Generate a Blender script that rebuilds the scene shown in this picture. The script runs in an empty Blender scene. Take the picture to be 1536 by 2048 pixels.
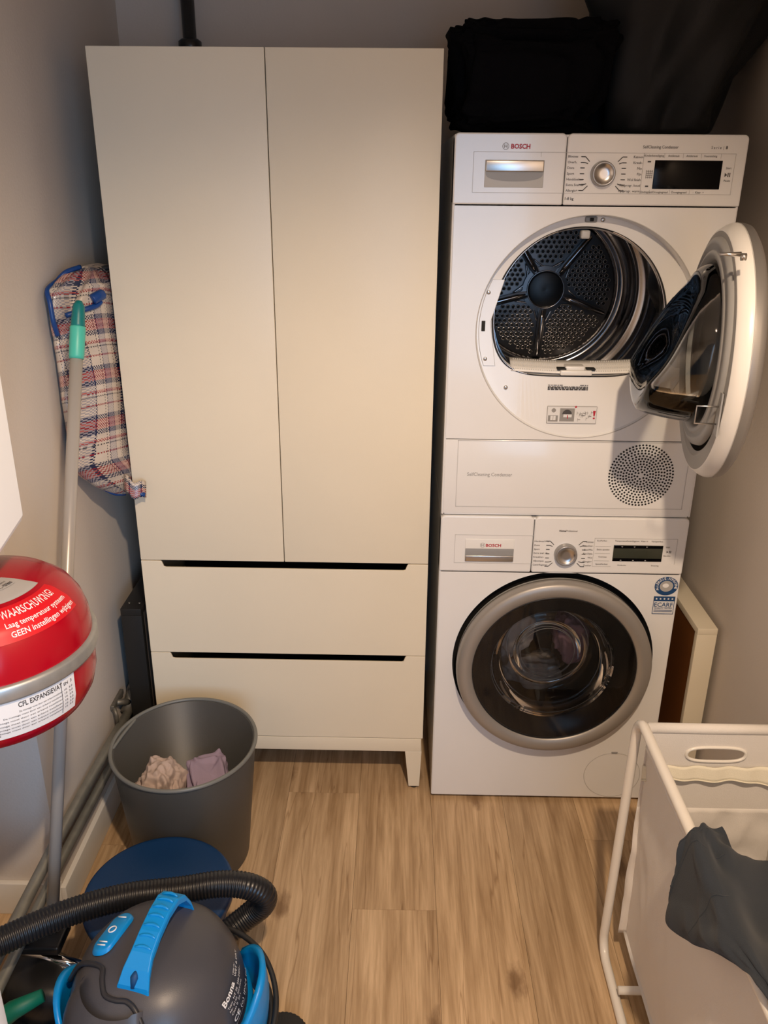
import bpy, math, random
from mathutils import Vector, Matrix, noise
random.seed(7)
S = bpy.context.scene
COL = S.collection
PI = math.pi

# ------------------------------------------------------------------ camera
def setup_camera():
    cd = bpy.data.cameras.new('camera'); cam = bpy.data.objects.new('camera', cd)
    COL.objects.link(cam)
    cd.sensor_fit = 'AUTO'; cd.sensor_width = 36.0
    cd.lens = 1675.25/2048*36.0
    cd.clip_start = .02
    p, yw, r = .3799, .0138, -.0093
    cp, sp, cy, sy, cr, sr = math.cos(p), math.sin(p), math.cos(yw), math.sin(yw), math.cos(r), math.sin(r)
    fwd = Vector((-sy*cp, cy*cp, -sp)); right = Vector((cy, sy, 0)); down = fwd.cross(right)
    r2 = right*cr + down*sr; d2 = down*cr - right*sr
    m = Matrix((r2, -d2, -fwd)).transposed().to_4x4()
    m.translation = Vector((-.1119, -1.8766, 1.6051))
    cam.matrix_world = m
    S.camera = cam
setup_camera()

# ------------------------------------------------------------------ world, exposure, big lights
w = bpy.data.worlds.new('world'); S.world = w; w.use_nodes = True
w.node_tree.nodes['Background'].inputs[0].default_value = (.60, .72, 1, 1)
w.node_tree.nodes['Background'].inputs[1].default_value = .08
S.view_settings.view_transform = 'Standard'; S.view_settings.look = 'None'
S.view_settings.gamma = 1; S.view_settings.use_curve_mapping = False
S.view_settings.exposure = 0.0

LAMP = Vector((.12, -1.80, 2.36))
ld = bpy.data.lights.new('ceiling_spot', 'SPOT'); lo = bpy.data.objects.new('ceiling_spot_light', ld)
COL.objects.link(lo); lo.location = LAMP
ld.energy = 139; ld.color = (1.0, .75, .52); ld.shadow_soft_size = .035
ld.spot_size = math.radians(146); ld.spot_blend = .42
# daylight through the open doorway behind the camera
ad = bpy.data.lights.new('doorway_daylight', 'AREA'); ao = bpy.data.objects.new('doorway_daylight', ad)
COL.objects.link(ao); ad.shape = 'RECTANGLE'; ad.size = .75; ad.size_y = 1.3; ad.energy = 6; ad.color = (.36, .64, 1.0); ad.spread = math.radians(80)
ao.location = (.20, -2.64, 1.25); ao.rotation_euler = Vector((-.95, 1.75, -.30)).to_track_quat('-Z', 'Y').to_euler()

# ------------------------------------------------------------------ materials
def rgb(c): return (c[0], c[1], c[2], 1)
def mat(name, c, rough=.5, metal=0, bump=0, bscale=40, coat=0, spec=.5, var=0, vscale=6, sheen=0):
    m = bpy.data.materials.new(name); m.use_nodes = True
    nt = m.node_tree; b = nt.nodes['Principled BSDF']
    b.inputs['Base Color'].default_value = rgb(c); b.inputs['Roughness'].default_value = rough
    b.inputs['Metallic'].default_value = metal; b.inputs['Coat Weight'].default_value = coat
    b.inputs['Coat Roughness'].default_value = .08
    b.inputs['Specular IOR Level'].default_value = spec
    if sheen: b.inputs['Sheen Weight'].default_value = sheen
    tc = nt.nodes.new('ShaderNodeTexCoord')
    n = nt.nodes.new('ShaderNodeTexNoise'); n.inputs['Scale'].default_value = vscale; n.inputs['Detail'].default_value = 5
    nt.links.new(tc.outputs['Object'], n.inputs['Vector'])
    mx = nt.nodes.new('ShaderNodeMix'); mx.data_type = 'RGBA'
    k = var if var else .03
    mx.inputs['A'].default_value = rgb([v*(1-k) for v in c]); mx.inputs['B'].default_value = rgb([min(1, v*(1+k)) for v in c])
    nt.links.new(n.outputs['Fac'], mx.inputs['Factor']); nt.links.new(mx.outputs['Result'], b.inputs['Base Color'])
    if bump:
        n2 = nt.nodes.new('ShaderNodeTexNoise'); n2.inputs['Scale'].default_value = bscale; n2.inputs['Detail'].default_value = 4
        nt.links.new(tc.outputs['Object'], n2.inputs['Vector'])
        bp = nt.nodes.new('ShaderNodeBump'); bp.inputs['Strength'].default_value = bump; bp.inputs['Distance'].default_value = .004
        nt.links.new(n2.outputs['Fac'], bp.inputs['Height']); nt.links.new(bp.outputs['Normal'], b.inputs['Normal'])
    return m
def glassmat(name, tint, refl=.9, rough=.02, ior=1.5, body=0, bodycol=(.02,.02,.02)):
    # thin glass: transparent + fresnel gloss, light passes through
    m = bpy.data.materials.new(name); m.use_nodes = True; nt = m.node_tree
    for n in list(nt.nodes):
        if n.type != 'OUTPUT_MATERIAL': nt.nodes.remove(n)
    out = [n for n in nt.nodes if n.type == 'OUTPUT_MATERIAL'][0]
    t = nt.nodes.new('ShaderNodeBsdfTransparent'); t.inputs[0].default_value = rgb(tint)
    g = nt.nodes.new('ShaderNodeBsdfGlossy'); g.inputs['Roughness'].default_value = rough; g.inputs[0].default_value = (refl, refl, refl, 1)
    f = nt.nodes.new('ShaderNodeFresnel'); f.inputs[0].default_value = ior
    mx = nt.nodes.new('ShaderNodeMixShader')
    nt.links.new(f.outputs[0], mx.inputs[0])
    last = t.outputs[0]
    if body:
        d = nt.nodes.new('ShaderNodeBsdfDiffuse'); d.inputs[0].default_value = rgb(bodycol)
        m2 = nt.nodes.new('ShaderNodeMixShader'); m2.inputs[0].default_value = body
        nt.links.new(last, m2.inputs[1]); nt.links.new(d.outputs[0], m2.inputs[2]); last = m2.outputs[0]
    nt.links.new(last, mx.inputs[1]); nt.links.new(g.outputs[0], mx.inputs[2])
    nt.links.new(mx.outputs[0], out.inputs[0])
    return m
WALL = mat('wall_paint', (.63, .575, .525), .8, bump=.12, bscale=160, spec=.2)
CEIL = mat('ceiling_paint', (.75, .73, .70), .9, spec=.2)
BASEB = mat('baseboard_paint', (.72, .70, .66), .5)
ENAMEL = mat('white_enamel', (.80, .80, .80), .22, coat=.3)
ENAMEL2 = mat('white_plastic', (.80, .79, .77), .3)
CABM = mat('cream_lacquer', (.80, .725, .575), .38, bump=.03, bscale=300)
CABIN = mat('cabinet_inside', (.35, .32, .27), .7)
DARKGAP = mat('dark_gap', (.012, .012, .012), .8)
BLK = mat('black_plastic', (.012, .012, .013), .35)
BLKRUB = mat('black_rubber', (.013, .013, .014), .55)
HOSE = mat('hose_plastic', (.010, .011, .014), .32)
STEEL = mat('brushed_steel', (.60, .58, .56), .28, 1)
DRUM = mat('drum_steel', (.36, .36, .38), .17, 1)
DRUMD = mat('drum_dark_steel', (.10, .10, .105), .28, .9)
PERF = mat('perforated_steel', (.42, .40, .38), .25, 1)
CHROME = mat('chrome', (.85, .85, .87), .08, 1)
RINGM = mat('door_ring_satin', (.36, .335, .31), .42, .45)
SILV = mat('silver_lacquer', (.38, .37, .365), .36, .7)
GREYP = mat('grey_plastic', (.30, .30, .30), .4)
GREYL = mat('light_grey_plastic', (.52, .52, .51), .4)
DISP = mat('display_black', (.002, .002, .003), .12, spec=.12)
DISPG = mat('display_olive', (.035, .04, .028), .12, coat=.4)
PRINT = mat('print_dark', (.06, .055, .055), .6)
PRINTG = mat('print_grey', (.28, .27, .26), .6)
PRINTR = mat('print_red', (.45, .01, .03), .5)
PRINTW = mat('print_white', (.85, .85, .85), .5)
LINEG = mat('line_grey', (.50, .49, .48), .5)
BIN = mat('bin_grey', (.058, .058, .056), .42, bump=.05, bscale=500)
BINR = mat('bin_rim_grey', (.16, .165, .155), .4)
BLUED = mat('deep_blue_plastic', (.002, .035, .13), .45, bump=.08, bscale=300)
BLUE = mat('bright_blue_plastic', (.0, .26, .68), .35)
VACG = mat('vacuum_grey_plastic', (.060, .060, .070), .38, bump=.05, bscale=700)
VACD = mat('vacuum_dark_trim', (.022, .023, .028), .45)
RED = mat('red_enamel', (.37, .0005, .010), .2, coat=.08, spec=.35)
GALV = mat('galvanised_steel', (.42, .43, .42), .42, .7, var=.2, vscale=60)
PIPEM = mat('pipe_zinc', (.30, .30, .27), .45, .6, var=.25, vscale=40)
VALVEM = mat('weathered_brass_valve', (.20, .19, .165), .5, .6, var=.4, vscale=60)
STICKW = mat('sticker_white', (.74, .74, .74), .45)
STICKG = mat('sticker_grey', (.42, .41, .40), .45)
STICKR = mat('sticker_red', (.62, .004, .012), .45)
STICKB = mat('sticker_blue', (.01, .06, .18), .45)
MOPP = mat('mop_pole_grey', (.42, .39, .36), .32, .2)
TEAL = mat('teal_plastic', (.0, .17, .17), .4)
TEALL = mat('light_teal_plastic', (.07, .50, .39), .4)
GREEN = mat('green_plastic', (.0, .16, .10), .5)
BOILW = mat('boiler_white', (.86, .87, .88), .3, coat=.2)
TUBEW = mat('tube_white', (.82, .79, .74), .3, coat=.2)
FABW = mat('white_canvas', (.78, .75, .72), .85, bump=.2, bscale=600, spec=.1)
FABC = mat('cream_hem_tape', (.83, .79, .66), .8, bump=.2, bscale=500, spec=.1)
CHAR = mat('charcoal_cotton', (.036, .043, .054), .9, bump=.25, bscale=700, spec=.1, sheen=.1)
CHAR2 = mat('grey_nylon', (.020, .021, .023), .6, bump=.2, bscale=500, spec=.3)
BLACKF = mat('black_fabric', (.004, .004, .005), .9, bump=.3, bscale=300, spec=.05)
LAV = mat('lavender_cloth', (.36, .29, .40), .9, bump=.2, bscale=500, spec=.1)
BEIG = mat('beige_pink_cloth', (.52, .42, .38), .9, bump=.2, bscale=500, spec=.1, var=.15, vscale=50)
LAUNG = mat('pale_laundry', (.75, .70, .68), .9, spec=.1)
LAUNM = mat('mauve_laundry', (.62, .40, .52), .9, spec=.1)
BLACKW = mat('black_lacquer_wood', (.010, .010, .010), .45)
TAUPE = mat('taupe_board', (.16, .125, .10), .6)
BROWN = mat('brown_board', (.16, .055, .010), .45, var=.12, vscale=12)
SLABW = mat('offwhite_board', (.72, .66, .53), .5)
GLASSD = glassmat('smoked_glass', (.66, .64, .62), .9, .015, 1.45, .04, (.05, .05, .05))
GLASSC = glassmat('clear_bowl_glass', (.93, .94, .94), 1, .02, 1.40)
GLASSB = glassmat('door_bowl_glass', (.90, .91, .91), 1, .02, 1.5)

def wood_mat():
    m = bpy.data.materials.new('oak_laminate'); m.use_nodes = True; nt = m.node_tree; L = nt.links
    b = nt.nodes['Principled BSDF']; b.inputs['Roughness'].default_value = .42; b.inputs['Specular IOR Level'].default_value = .4
    tc = nt.nodes.new('ShaderNodeTexCoord'); oi = nt.nodes.new('ShaderNodeObjectInfo')
    cmb = nt.nodes.new('ShaderNodeCombineXYZ')
    mu = nt.nodes.new('ShaderNodeMath'); mu.operation = 'MULTIPLY'; mu.inputs[1].default_value = 37.0
    L.new(oi.outputs['Random'], mu.inputs[0]); L.new(mu.outputs[0], cmb.inputs[0]); L.new(mu.outputs[0], cmb.inputs[1])
    add = nt.nodes.new('ShaderNodeVectorMath'); add.operation = 'ADD'
    L.new(tc.outputs['Object'], add.inputs[0]); L.new(cmb.outputs[0], add.inputs[1])
    def noi(sx, sy, sc, det=6, dist=0, rough=.6):
        mp = nt.nodes.new('ShaderNodeMapping'); mp.inputs['Scale'].default_value = (sx, sy, 1)
        L.new(add.outputs[0], mp.inputs[0]); n = nt.nodes.new('ShaderNodeTexNoise')
        n.inputs['Scale'].default_value = sc; n.inputs['Detail'].default_value = det; n.inputs['Distortion'].default_value = dist
        n.inputs['Roughness'].default_value = rough
        L.new(mp.outputs[0], n.inputs['Vector']); return n
    n1 = noi(1, .07, 30, 8, .6); n2 = noi(1, .04, 130, 4); n3 = noi(1, .25, 5, 3)
    r1 = nt.nodes.new('ShaderNodeValToRGB'); e = r1.color_ramp.elements
    e[0].position = .30; e[0].color = (.42, .275, .148, 1); e[1].position = .66; e[1].color = (.74, .54, .34, 1)
    L.new(n1.outputs['Fac'], r1.inputs[0])
    m1 = nt.nodes.new('ShaderNodeMix'); m1.data_type = 'RGBA'; m1.blend_type = 'MULTIPLY'; m1.inputs['Factor'].default_value = .7
    r2 = nt.nodes.new('ShaderNodeValToRGB'); e = r2.color_ramp.elements
    e[0].position = .35; e[0].color = (.70, .66, .60, 1); e[1].position = .6; e[1].color = (1, 1, 1, 1)
    L.new(n2.outputs['Fac'], r2.inputs[0]); L.new(r1.outputs[0], m1.inputs['A']); L.new(r2.outputs[0], m1.inputs['B'])
    m2 = nt.nodes.new('ShaderNodeMix'); m2.data_type = 'RGBA'; m2.blend_type = 'MULTIPLY'; m2.inputs['Factor'].default_value = .5
    r3 = nt.nodes.new('ShaderNodeValToRGB'); e = r3.color_ramp.elements
    e[0].position = .35; e[0].color = (.72, .68, .62, 1); e[1].position = .65; e[1].color = (1.0, .98, .95, 1)
    L.new(n3.outputs['Fac'], r3.inputs[0]); L.new(m1.outputs['Result'], m2.inputs['A']); L.new(r3.outputs[0], m2.inputs['B'])
    # knots and cracks
    mp = nt.nodes.new('ShaderNodeMapping'); mp.inputs['Scale'].default_value = (1, .45, 1); L.new(add.outputs[0], mp.inputs[0])
    vo = nt.nodes.new('ShaderNodeTexVoronoi'); vo.voronoi_dimensions = '2D'; vo.inputs['Scale'].default_value = 4.2; L.new(mp.outputs[0], vo.inputs['Vector'])
    dn = noi(1, .4, 45, 4)
    ma = nt.nodes.new('ShaderNodeMath'); ma.operation = 'MULTIPLY_ADD'; ma.inputs[1].default_value = .16; L.new(dn.outputs['Fac'], ma.inputs[0]); L.new(vo.outputs['Distance'], ma.inputs[2])
    rk = nt.nodes.new('ShaderNodeValToRGB'); e = rk.color_ramp.elements
    e[0].position = .11; e[0].color = (.34, .27, .21, 1); e[1].position = .18; e[1].color = (1, 1, 1, 1)
    L.new(ma.outputs[0], rk.inputs[0])
    m3 = nt.nodes.new('ShaderNodeMix'); m3.data_type = 'RGBA'; m3.blend_type = 'MULTIPLY'; m3.inputs['Factor'].default_value = .8
    L.new(m2.outputs['Result'], m3.inputs['A']); L.new(rk.outputs[0], m3.inputs['B'])
    nc = noi(1, .055, 8, 4, .5)
    rc = nt.nodes.new('ShaderNodeValToRGB'); e = rc.color_ramp.elements
    e[0].position = .493; e[0].color = (1, 1, 1, 1); e[1].position = .500; e[1].color = (.52, .44, .36, 1)
    e3 = rc.color_ramp.elements.new(.507); e3.color = (1, 1, 1, 1)
    L.new(nc.outputs['Fac'], rc.inputs[0])
    m4 = nt.nodes.new('ShaderNodeMix'); m4.data_type = 'RGBA'; m4.blend_type = 'MULTIPLY'; m4.inputs['Factor'].default_value = .65
    L.new(m3.outputs['Result'], m4.inputs['A']); L.new(rc.outputs[0], m4.inputs['B'])
    hs = nt.nodes.new('ShaderNodeHueSaturation'); hs.inputs['Saturation'].default_value = 1.0
    mr = nt.nodes.new('ShaderNodeMapRange'); mr.inputs[3].default_value = .90; mr.inputs[4].default_value = 1.10
    L.new(oi.outputs['Random'], mr.inputs[0]); L.new(mr.outputs[0], hs.inputs['Value']); L.new(m4.outputs['Result'], hs.inputs['Color'])
    L.new(hs.outputs[0], b.inputs['Base Color'])
    bp = nt.nodes.new('ShaderNodeBump'); bp.inputs['Strength'].default_value = .15; bp.inputs['Distance'].default_value = .001
    L.new(n2.outputs['Fac'], bp.inputs['Height']); L.new(bp.outputs[0], b.inputs['Normal'])
    return m
OAK = wood_mat()

def plaid_mat():
    m = bpy.data.materials.new('plaid_woven_plastic'); m.use_nodes = True; nt = m.node_tree; L = nt.links
    b = nt.nodes['Principled BSDF']; b.inputs['Roughness'].default_value = .34; b.inputs['Coat Weight'].default_value = .15
    uv = nt.nodes.new('ShaderNodeUVMap'); sp = nt.nodes.new('ShaderNodeSeparateXYZ'); L.new(uv.outputs[0], sp.inputs[0])
    # uv are metres. rows repeat every 0.105 m, columns every 0.075 m
    def rep(out, per, off=0):
        a = nt.nodes.new('ShaderNodeMath'); a.operation = 'MULTIPLY_ADD'; a.inputs[1].default_value = 1/per; a.inputs[2].default_value = off
        L.new(out, a.inputs[0]); f = nt.nodes.new('ShaderNodeMath'); f.operation = 'FRACT'; L.new(a.outputs[0], f.inputs[0]); return f.outputs[0]
    def ramp(out, stops):
        r = nt.nodes.new('ShaderNodeValToRGB'); r.color_ramp.interpolation = 'CONSTANT'
        e = r.color_ramp.elements
        e[0].position = 0; e[0].color = rgb(stops[0][1]); e[1].position = stops[1][0]; e[1].color = rgb(stops[1][1])
        for p, c in stops[2:]:
            k = e.new(p); k.color = rgb(c)
        L.new(out, r.inputs[0]); return r.outputs[0]
    W = (.56, .48, .40); N = (.008, .018, .065); R = (.26, .008, .018); P = (.42, .11, .10); G = (.05, .05, .055)
    rows = ramp(rep(sp.outputs['Y'], .112), [(0, W), (.10, N), (.20, P), (.25, R), (.31, P), (.36, R), (.41, N), (.50, W), (.68, R), (.715, W), (.86, G), (.89, W), (.93, R), (.965, P)])
    cols = ramp(rep(sp.outputs['X'], .070, .2), [(0, W), (.30, G), (.33, W), (.44, N), (.50, (.30, .28, .30)), (.88, N), (.93, W)])
    ck = nt.nodes.new('ShaderNodeTexChecker'); ck.inputs['Scale'].default_value = 300
    ck.inputs[1].default_value = (1, 1, 1, 1); ck.inputs[2].default_value = (0, 0, 0, 1)
    L.new(uv.outputs[0], ck.inputs['Vector'])
    mx = nt.nodes.new('ShaderNodeMix'); mx.data_type = 'RGBA'; L.new(ck.outputs['Fac'], mx.inputs['Factor'])
    L.new(rows, mx.inputs['A']); L.new(cols, mx.inputs['B']); L.new(mx.outputs['Result'], b.inputs['Base Color'])
    bp = nt.nodes.new('ShaderNodeBump'); bp.inputs['Strength'].default_value = .25; bp.inputs['Distance'].default_value = .001
    L.new(ck.outputs['Fac'], bp.inputs['Height']); L.new(bp.outputs[0], b.inputs['Normal'])
    return m
PLAID = plaid_mat()

# ------------------------------------------------------------------ mesh helpers
def origin(o):
    v = Vector((0, 0, 0))
    while o: v = v + Vector(o.location); o = o.parent
    return v
class MB:
    def __init__(s): s.v = []; s.f = []; s.uv = None; s.smooth = []
    def add(s, vs, fs, smooth=False):
        b = len(s.v); s.v += [Vector(v) for v in vs]; s.f += [tuple(b+i for i in f) for f in fs]; s.smooth += [smooth]*len(fs); return s
    def box(s, x0, x1, y0, y1, z0, z1, bev=0):
        if bev <= 0:
            vs = [(x, y, z) for x in (x0, x1) for y in (y0, y1) for z in (z0, z1)]
            return s.add(vs, [(0, 1, 3, 2), (4, 6, 7, 5), (0, 4, 5, 1), (2, 3, 7, 6), (0, 2, 6, 4), (1, 5, 7, 3)])
        import bmesh
        bm = bmesh.new(); bmesh.ops.create_cube(bm, size=1)
        for v in bm.verts: v.co = Vector(((x0+x1)/2+v.co.x*(x1-x0), (y0+y1)/2+v.co.y*(y1-y0), (z0+z1)/2+v.co.z*(z1-z0)))
        bmesh.ops.bevel(bm, geom=bm.edges[:], offset=bev, segments=3, profile=.5, affect='EDGES')
        bm.verts.index_update(); s.add([v.co.copy() for v in bm.verts], [[v.index for v in f.verts] for f in bm.faces], True); bm.free(); return s
    def prism(s, pts, d, n, smooth=False):
        # pts: polygon (3D, planar), extruded by vector d ; capped
        n = len(pts); a = [Vector(p) for p in pts]; d = Vector(d)
        s.add(a+[p+d for p in a], [tuple(range(n))[::-1], tuple(range(n, 2*n))]+[(i, (i+1) % n, n+(i+1) % n, n+i) for i in range(n)], smooth); return s
    def tube(s, path, r, seg=10, closed=False, cap=True):
        P = [Vector(p) for p in path]; n = len(P); vs = []; prev = None
        rr = r if isinstance(r, (list, tuple)) else [r]*n
        for i in range(n):
            if closed: t = (P[(i+1) % n]-P[i-1]).normalized()
            else: t = (P[min(i+1, n-1)]-P[max(i-1, 0)]).normalized()
            if prev is None:
                a = Vector((0, 0, 1)) if abs(t.z) < .9 else Vector((1, 0, 0)); u = t.cross(a).normalized()
            else:
                u = prev - t*prev.dot(t); u = u.normalized() if u.length > 1e-6 else t.orthogonal().normalized()
            prev = u; w_ = t.cross(u)
            for k in range(seg):
                a = 2*PI*k/seg; vs.append(P[i]+(u*math.cos(a)+w_*math.sin(a))*rr[i])
        fs = []
        for i in range(n if closed else n-1):
            j = (i+1) % n
            for k in range(seg): fs.append((i*seg+k, i*seg+(k+1) % seg, j*seg+(k+1) % seg, j*seg+k))
        if cap and not closed: fs += [tuple(range(seg))[::-1], tuple(range((n-1)*seg, n*seg))]
        return s.add(vs, fs, True)
    def lathe(s, prof, c, ax='z', seg=64, close=False, smooth=True):
        # prof: (r, h) pairs ; ax z: h along z ; ax y: h along y
        c = Vector(c); vs = []; n = len(prof)
        if isinstance(ax, str):
            A = {'z': (Vector((1, 0, 0)), Vector((0, 1, 0)), Vector((0, 0, 1))), 'y': (Vector((1, 0, 0)), Vector((0, 0, 1)), Vector((0, 1, 0)))}[ax]
        else: A = ax
        for r, h in prof:
            for k in range(seg):
                a = 2*PI*k/seg; vs.append(c+A[0]*(r*math.cos(a))+A[1]*(r*math.sin(a))+A[2]*h)
        fs = []
        for i in range(n if close else n-1):
            j = (i+1) % n
            for k in range(seg): fs.append((i*seg+k, i*seg+(k+1) % seg, j*seg+(k+1) % seg, j*seg+k))
        return s.add(vs, fs, smooth)
    def grid(s, fn, nu, nv, cu=False, smooth=True, uvf=None):
        vs = []; uvs = []
        for j in range(nv):
            for i in range(nu):
                u = i/(nu if cu else nu-1); v = j/(nv-1); vs.append(Vector(fn(u, v)))
        fs = []; 
        for j in range(nv-1):
            for i in range(nu if cu else nu-1):
                a = j*nu+i; b = j*nu+(i+1) % nu; fs.append((a, b, b+nu, a+nu))
        s.add(vs, fs, smooth)
        if uvf:
            s.uv = []
            for j in range(nv-1):
                for i in range(nu if cu else nu-1):
                    for (a, b) in ((i, j), (i+1, j), (i+1, j+1), (i, j+1)):
                        s.uv.append(uvf(a/(nu if cu else nu-1), b/(nv-1)))
        return s
    def build(s, name, m, parent=None, kind=None, label=None, bevel=0, solid=0, fixn=True, subd=0):
        loc = origin(parent) if parent else Vector((0, 0, 0))
        me = bpy.data.meshes.new(name)
        me.from_pydata([v-loc for v in s.v], [], s.f); me.materials.append(m)
        me.polygons.foreach_set('use_smooth', s.smooth)
        if s.uv:
            l = me.uv_layers.new(name='UVMap')
            for i, u in enumerate(s.uv): l.data[i].uv = u
        me.update()
        if fixn:
            import bmesh
            bm = bmesh.new(); bm.from_mesh(me); bmesh.ops.recalc_face_normals(bm, faces=bm.faces); bm.to_mesh(me); bm.free()
        o = bpy.data.objects.new(name, me); COL.objects.link(o)
        if parent: o.parent = parent
        if kind: o['kind'] = kind
        if label: o['label'] = label
        if bevel:
            b = o.modifiers.new('bevel', 'BEVEL'); b.width = bevel; b.segments = 2; b.limit_method = 'ANGLE'; b.angle_limit = math.radians(50)
        if solid:
            b = o.modifiers.new('solid', 'SOLIDIFY'); b.thickness = solid; b.offset = 0
        if subd:
            b = o.modifiers.new('sub', 'SUBSURF'); b.levels = subd; b.render_levels = subd
        if any(s.smooth) and not all(s.smooth) is None:
            pass
        return o
def thing(name, label, cat, loc, group=None):
    o = bpy.data.objects.new(name, None); COL.objects.link(o); o.location = loc
    o['label'] = label; o['category'] = cat
    if group: o['group'] = group
    o.empty_display_size = .05
    return o
def tag(o, label, cat, group=None):
    o['label'] = label; o['category'] = cat
    if group: o['group'] = group
    # origin to base centre
    me = o.data; c = Vector((sum(v.co.x for v in me.vertices), sum(v.co.y for v in me.vertices), 0))/len(me.vertices)
    c.z = min(v.co.z for v in me.vertices)
    me.transform(Matrix.Translation(-c)); o.location = o.location+c
    return o
def smooth_path(pts, sub=8, closed=False):
    P = [Vector(p) for p in pts]; n = len(P); out = []
    for i in range(n if closed else n-1):
        if closed: a, b, c, d = P[i-1], P[i], P[(i+1) % n], P[(i+2) % n]
        else: a, b, c, d = P[max(i-1, 0)], P[i], P[i+1], P[min(i+2, n-1)]
        for k in range(sub):
            t = k/sub
            out.append(.5*((2*b)+(c-a)*t+(2*a-5*b+4*c-d)*t*t+(3*b-3*c+d-a)*t**3))
    if not closed: out.append(P[-1])
    return out
def rounded_rect(w_, h, r, seg=8):
    out = []
    for cx, cy, a0 in ((w_/2-r, h/2-r, 0), (-w_/2+r, h/2-r, PI/2), (-w_/2+r, -h/2+r, PI), (w_/2-r, -h/2+r, 1.5*PI)):
        for k in range(seg+1):
            a = a0+PI/2*k/seg; out.append((cx+r*math.cos(a), cy+r*math.sin(a)))
    return out
def plate_hole(mb, x0, x1, z0, z1, y, hole, depth=0, hd=None, smooth=False):
    # flat plate at y with a hole (list of x,z going ccw around), plus hole wall going to y+hd
    n = len(hole); cx = sum(p[0] for p in hole)/n; cz = sum(p[1] for p in hole)/n
    outer = []
    for (x, z) in hole:
        dx, dz = x-cx, z-cz
        t = min([(x1-cx)/dx if dx > 1e-9 else 9e9, (x0-cx)/dx if dx < -1e-9 else 9e9, (z1-cz)/dz if dz > 1e-9 else 9e9, (z0-cz)/dz if dz < -1e-9 else 9e9])
        outer.append((cx+dx*t, cz+dz*t))
    vs = [(x, y, z) for x, z in hole]+[(x, y, z) for x, z in outer]; fs = [(i, (i+1) % n, n+(i+1) % n, n+i) for i in range(n)]
    # corners
    for cxn, czn in ((x0, z0), (x1, z0), (x1, z1), (x0, z1)):
        best = None
        for i in range(n):
            a, b = outer[i], outer[(i+1) % n]
            if abs(a[0]-b[0]) > 1e-7 and abs(a[1]-b[1]) > 1e-7 and ((abs(a[0]-cxn) < 1e-7 or abs(b[0]-cxn) < 1e-7) and (abs(a[1]-czn) < 1e-7 or abs(b[1]-czn) < 1e-7)):
                best = i
        if best is not None:
            vs.append((cxn, y, czn)); fs.append((n+best, n+(best+1) % n, len(vs)-1))
    mb.add(vs, fs, False)
    if hd: mb.add([(x, y, z) for x, z in hole]+[(x, y+hd, z) for x, z in hole], [(i, (i+1) % n, n+(i+1) % n, n+i) for i in range(n)], True)
    return mb
def circ(cx, cz, r, n=96): return [(cx+r*math.cos(2*PI*k/n), cz+r*math.sin(2*PI*k/n)) for k in range(n)]

_tc = {}
def text_geo(t, size=1, bold=0, res=2):
    k = (t, bold, res)
    if k not in _tc:
        cu = bpy.data.curves.new('t', 'FONT'); cu.body = t; cu.size = 1; cu.offset = bold; cu.resolution_u = res
        o = bpy.data.objects.new('t', cu); me = bpy.data.meshes.new_from_object(o)
        vs = [tuple(v.co) for v in me.vertices]; fs = [tuple(p.vertices) for p in me.polygons]
        bpy.data.objects.remove(o); bpy.data.curves.remove(cu); bpy.data.meshes.remove(me)
        xs = [v[0] for v in vs] or [0]
        _tc[k] = (vs, fs, min(xs), max(xs))
    vs, fs, a, b = _tc[k]
    return [(v[0]*size, v[1]*size) for v in vs], fs, a*size, b*size
def txt(mb, t, x, z, size, y=-.0006, bold=0, width=None, align='l', res=2):
    vs, fs, a, b = text_geo(t, size, bold, res); sx = 1
    if width: sx = width/(b-a)
    off = -a*sx
    if align == 'r': off = -b*sx
    if align == 'c': off = -(a+b)/2*sx
    mb.add([(x+off+v[0]*sx, y, z+v[1]) for v in vs], fs)
def hline(mb, x0, x1, z, y=-.0006, t=.0008): mb.box(x0, x1, y, y+.0005, z-t/2, z+t/2)
def vline(mb, x, z0, z1, y=-.0006, t=.0008): mb.box(x-t/2, x+t/2, y, y+.0005, z0, z1)

# ------------------------------------------------------------------ setting
XR, XL, YB, ZC = .728, -.868, .66, 2.45
YA, XA, YF = -.41, -1.09, -2.75
def struct(mb, name, m, **k): return mb.build(name, m, kind='structure', **k)
fl = MB().box(XA, XR, YF, YB, -.05, -.009)
floor = struct(fl, 'floor', DARKGAP)
seams = [-1.19+.1985*i for i in range(0, 11)]
seams = [-.3975+.1985*(i-4) for i in range(0, 11)]
joint = {4: [-1.2, .012, 1.2], 5: [-1.59, -.388, .82], 6: [-1.0, .25], 7: [-2.0, -.8, .4], 8: [-1.35, -.15], 3: [-1.7, -.52, .65], 2: [-2.2, -1.05, .12]}
for i in range(0, 10):
    x0 = max(seams[i], XA); x1 = min(seams[i+1], XR)
    if x1-x0 < .01: continue
    js = [YF]+sorted([j for j in joint.get(i, [-1.4, -.2]) if YF < j < YB])+[YB]
    for a, b in zip(js[:-1], js[1:]):
        g = .0003
        MB().box(x0+g, x1-g, a+g, b-g, -.009, 0).build('plank', OAK, floor)
struct(MB().box(XL, XR+.1, YB, YB+.1, 0, ZC), 'wall_back', WALL)
struct(MB().box(XL-.3, XL, YA, YB+.1, 0, ZC), 'wall_left', WALL)
struct(MB().box(XA-.1, XA, YF, YA, 0, ZC), 'wall_left', WALL)
struct(MB().box(XR, XR+.1, YF, YB, 0, ZC), 'wall_right', WALL)
mb = MB().box(XA-.1, -.60, YF-.1, YF, 0, ZC).box(.42, XR+.1, YF-.1, YF, 0, ZC).box(-.60, .42, YF-.1, YF, 2.1, ZC)
struct(mb, 'wall_front', WALL)
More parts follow.
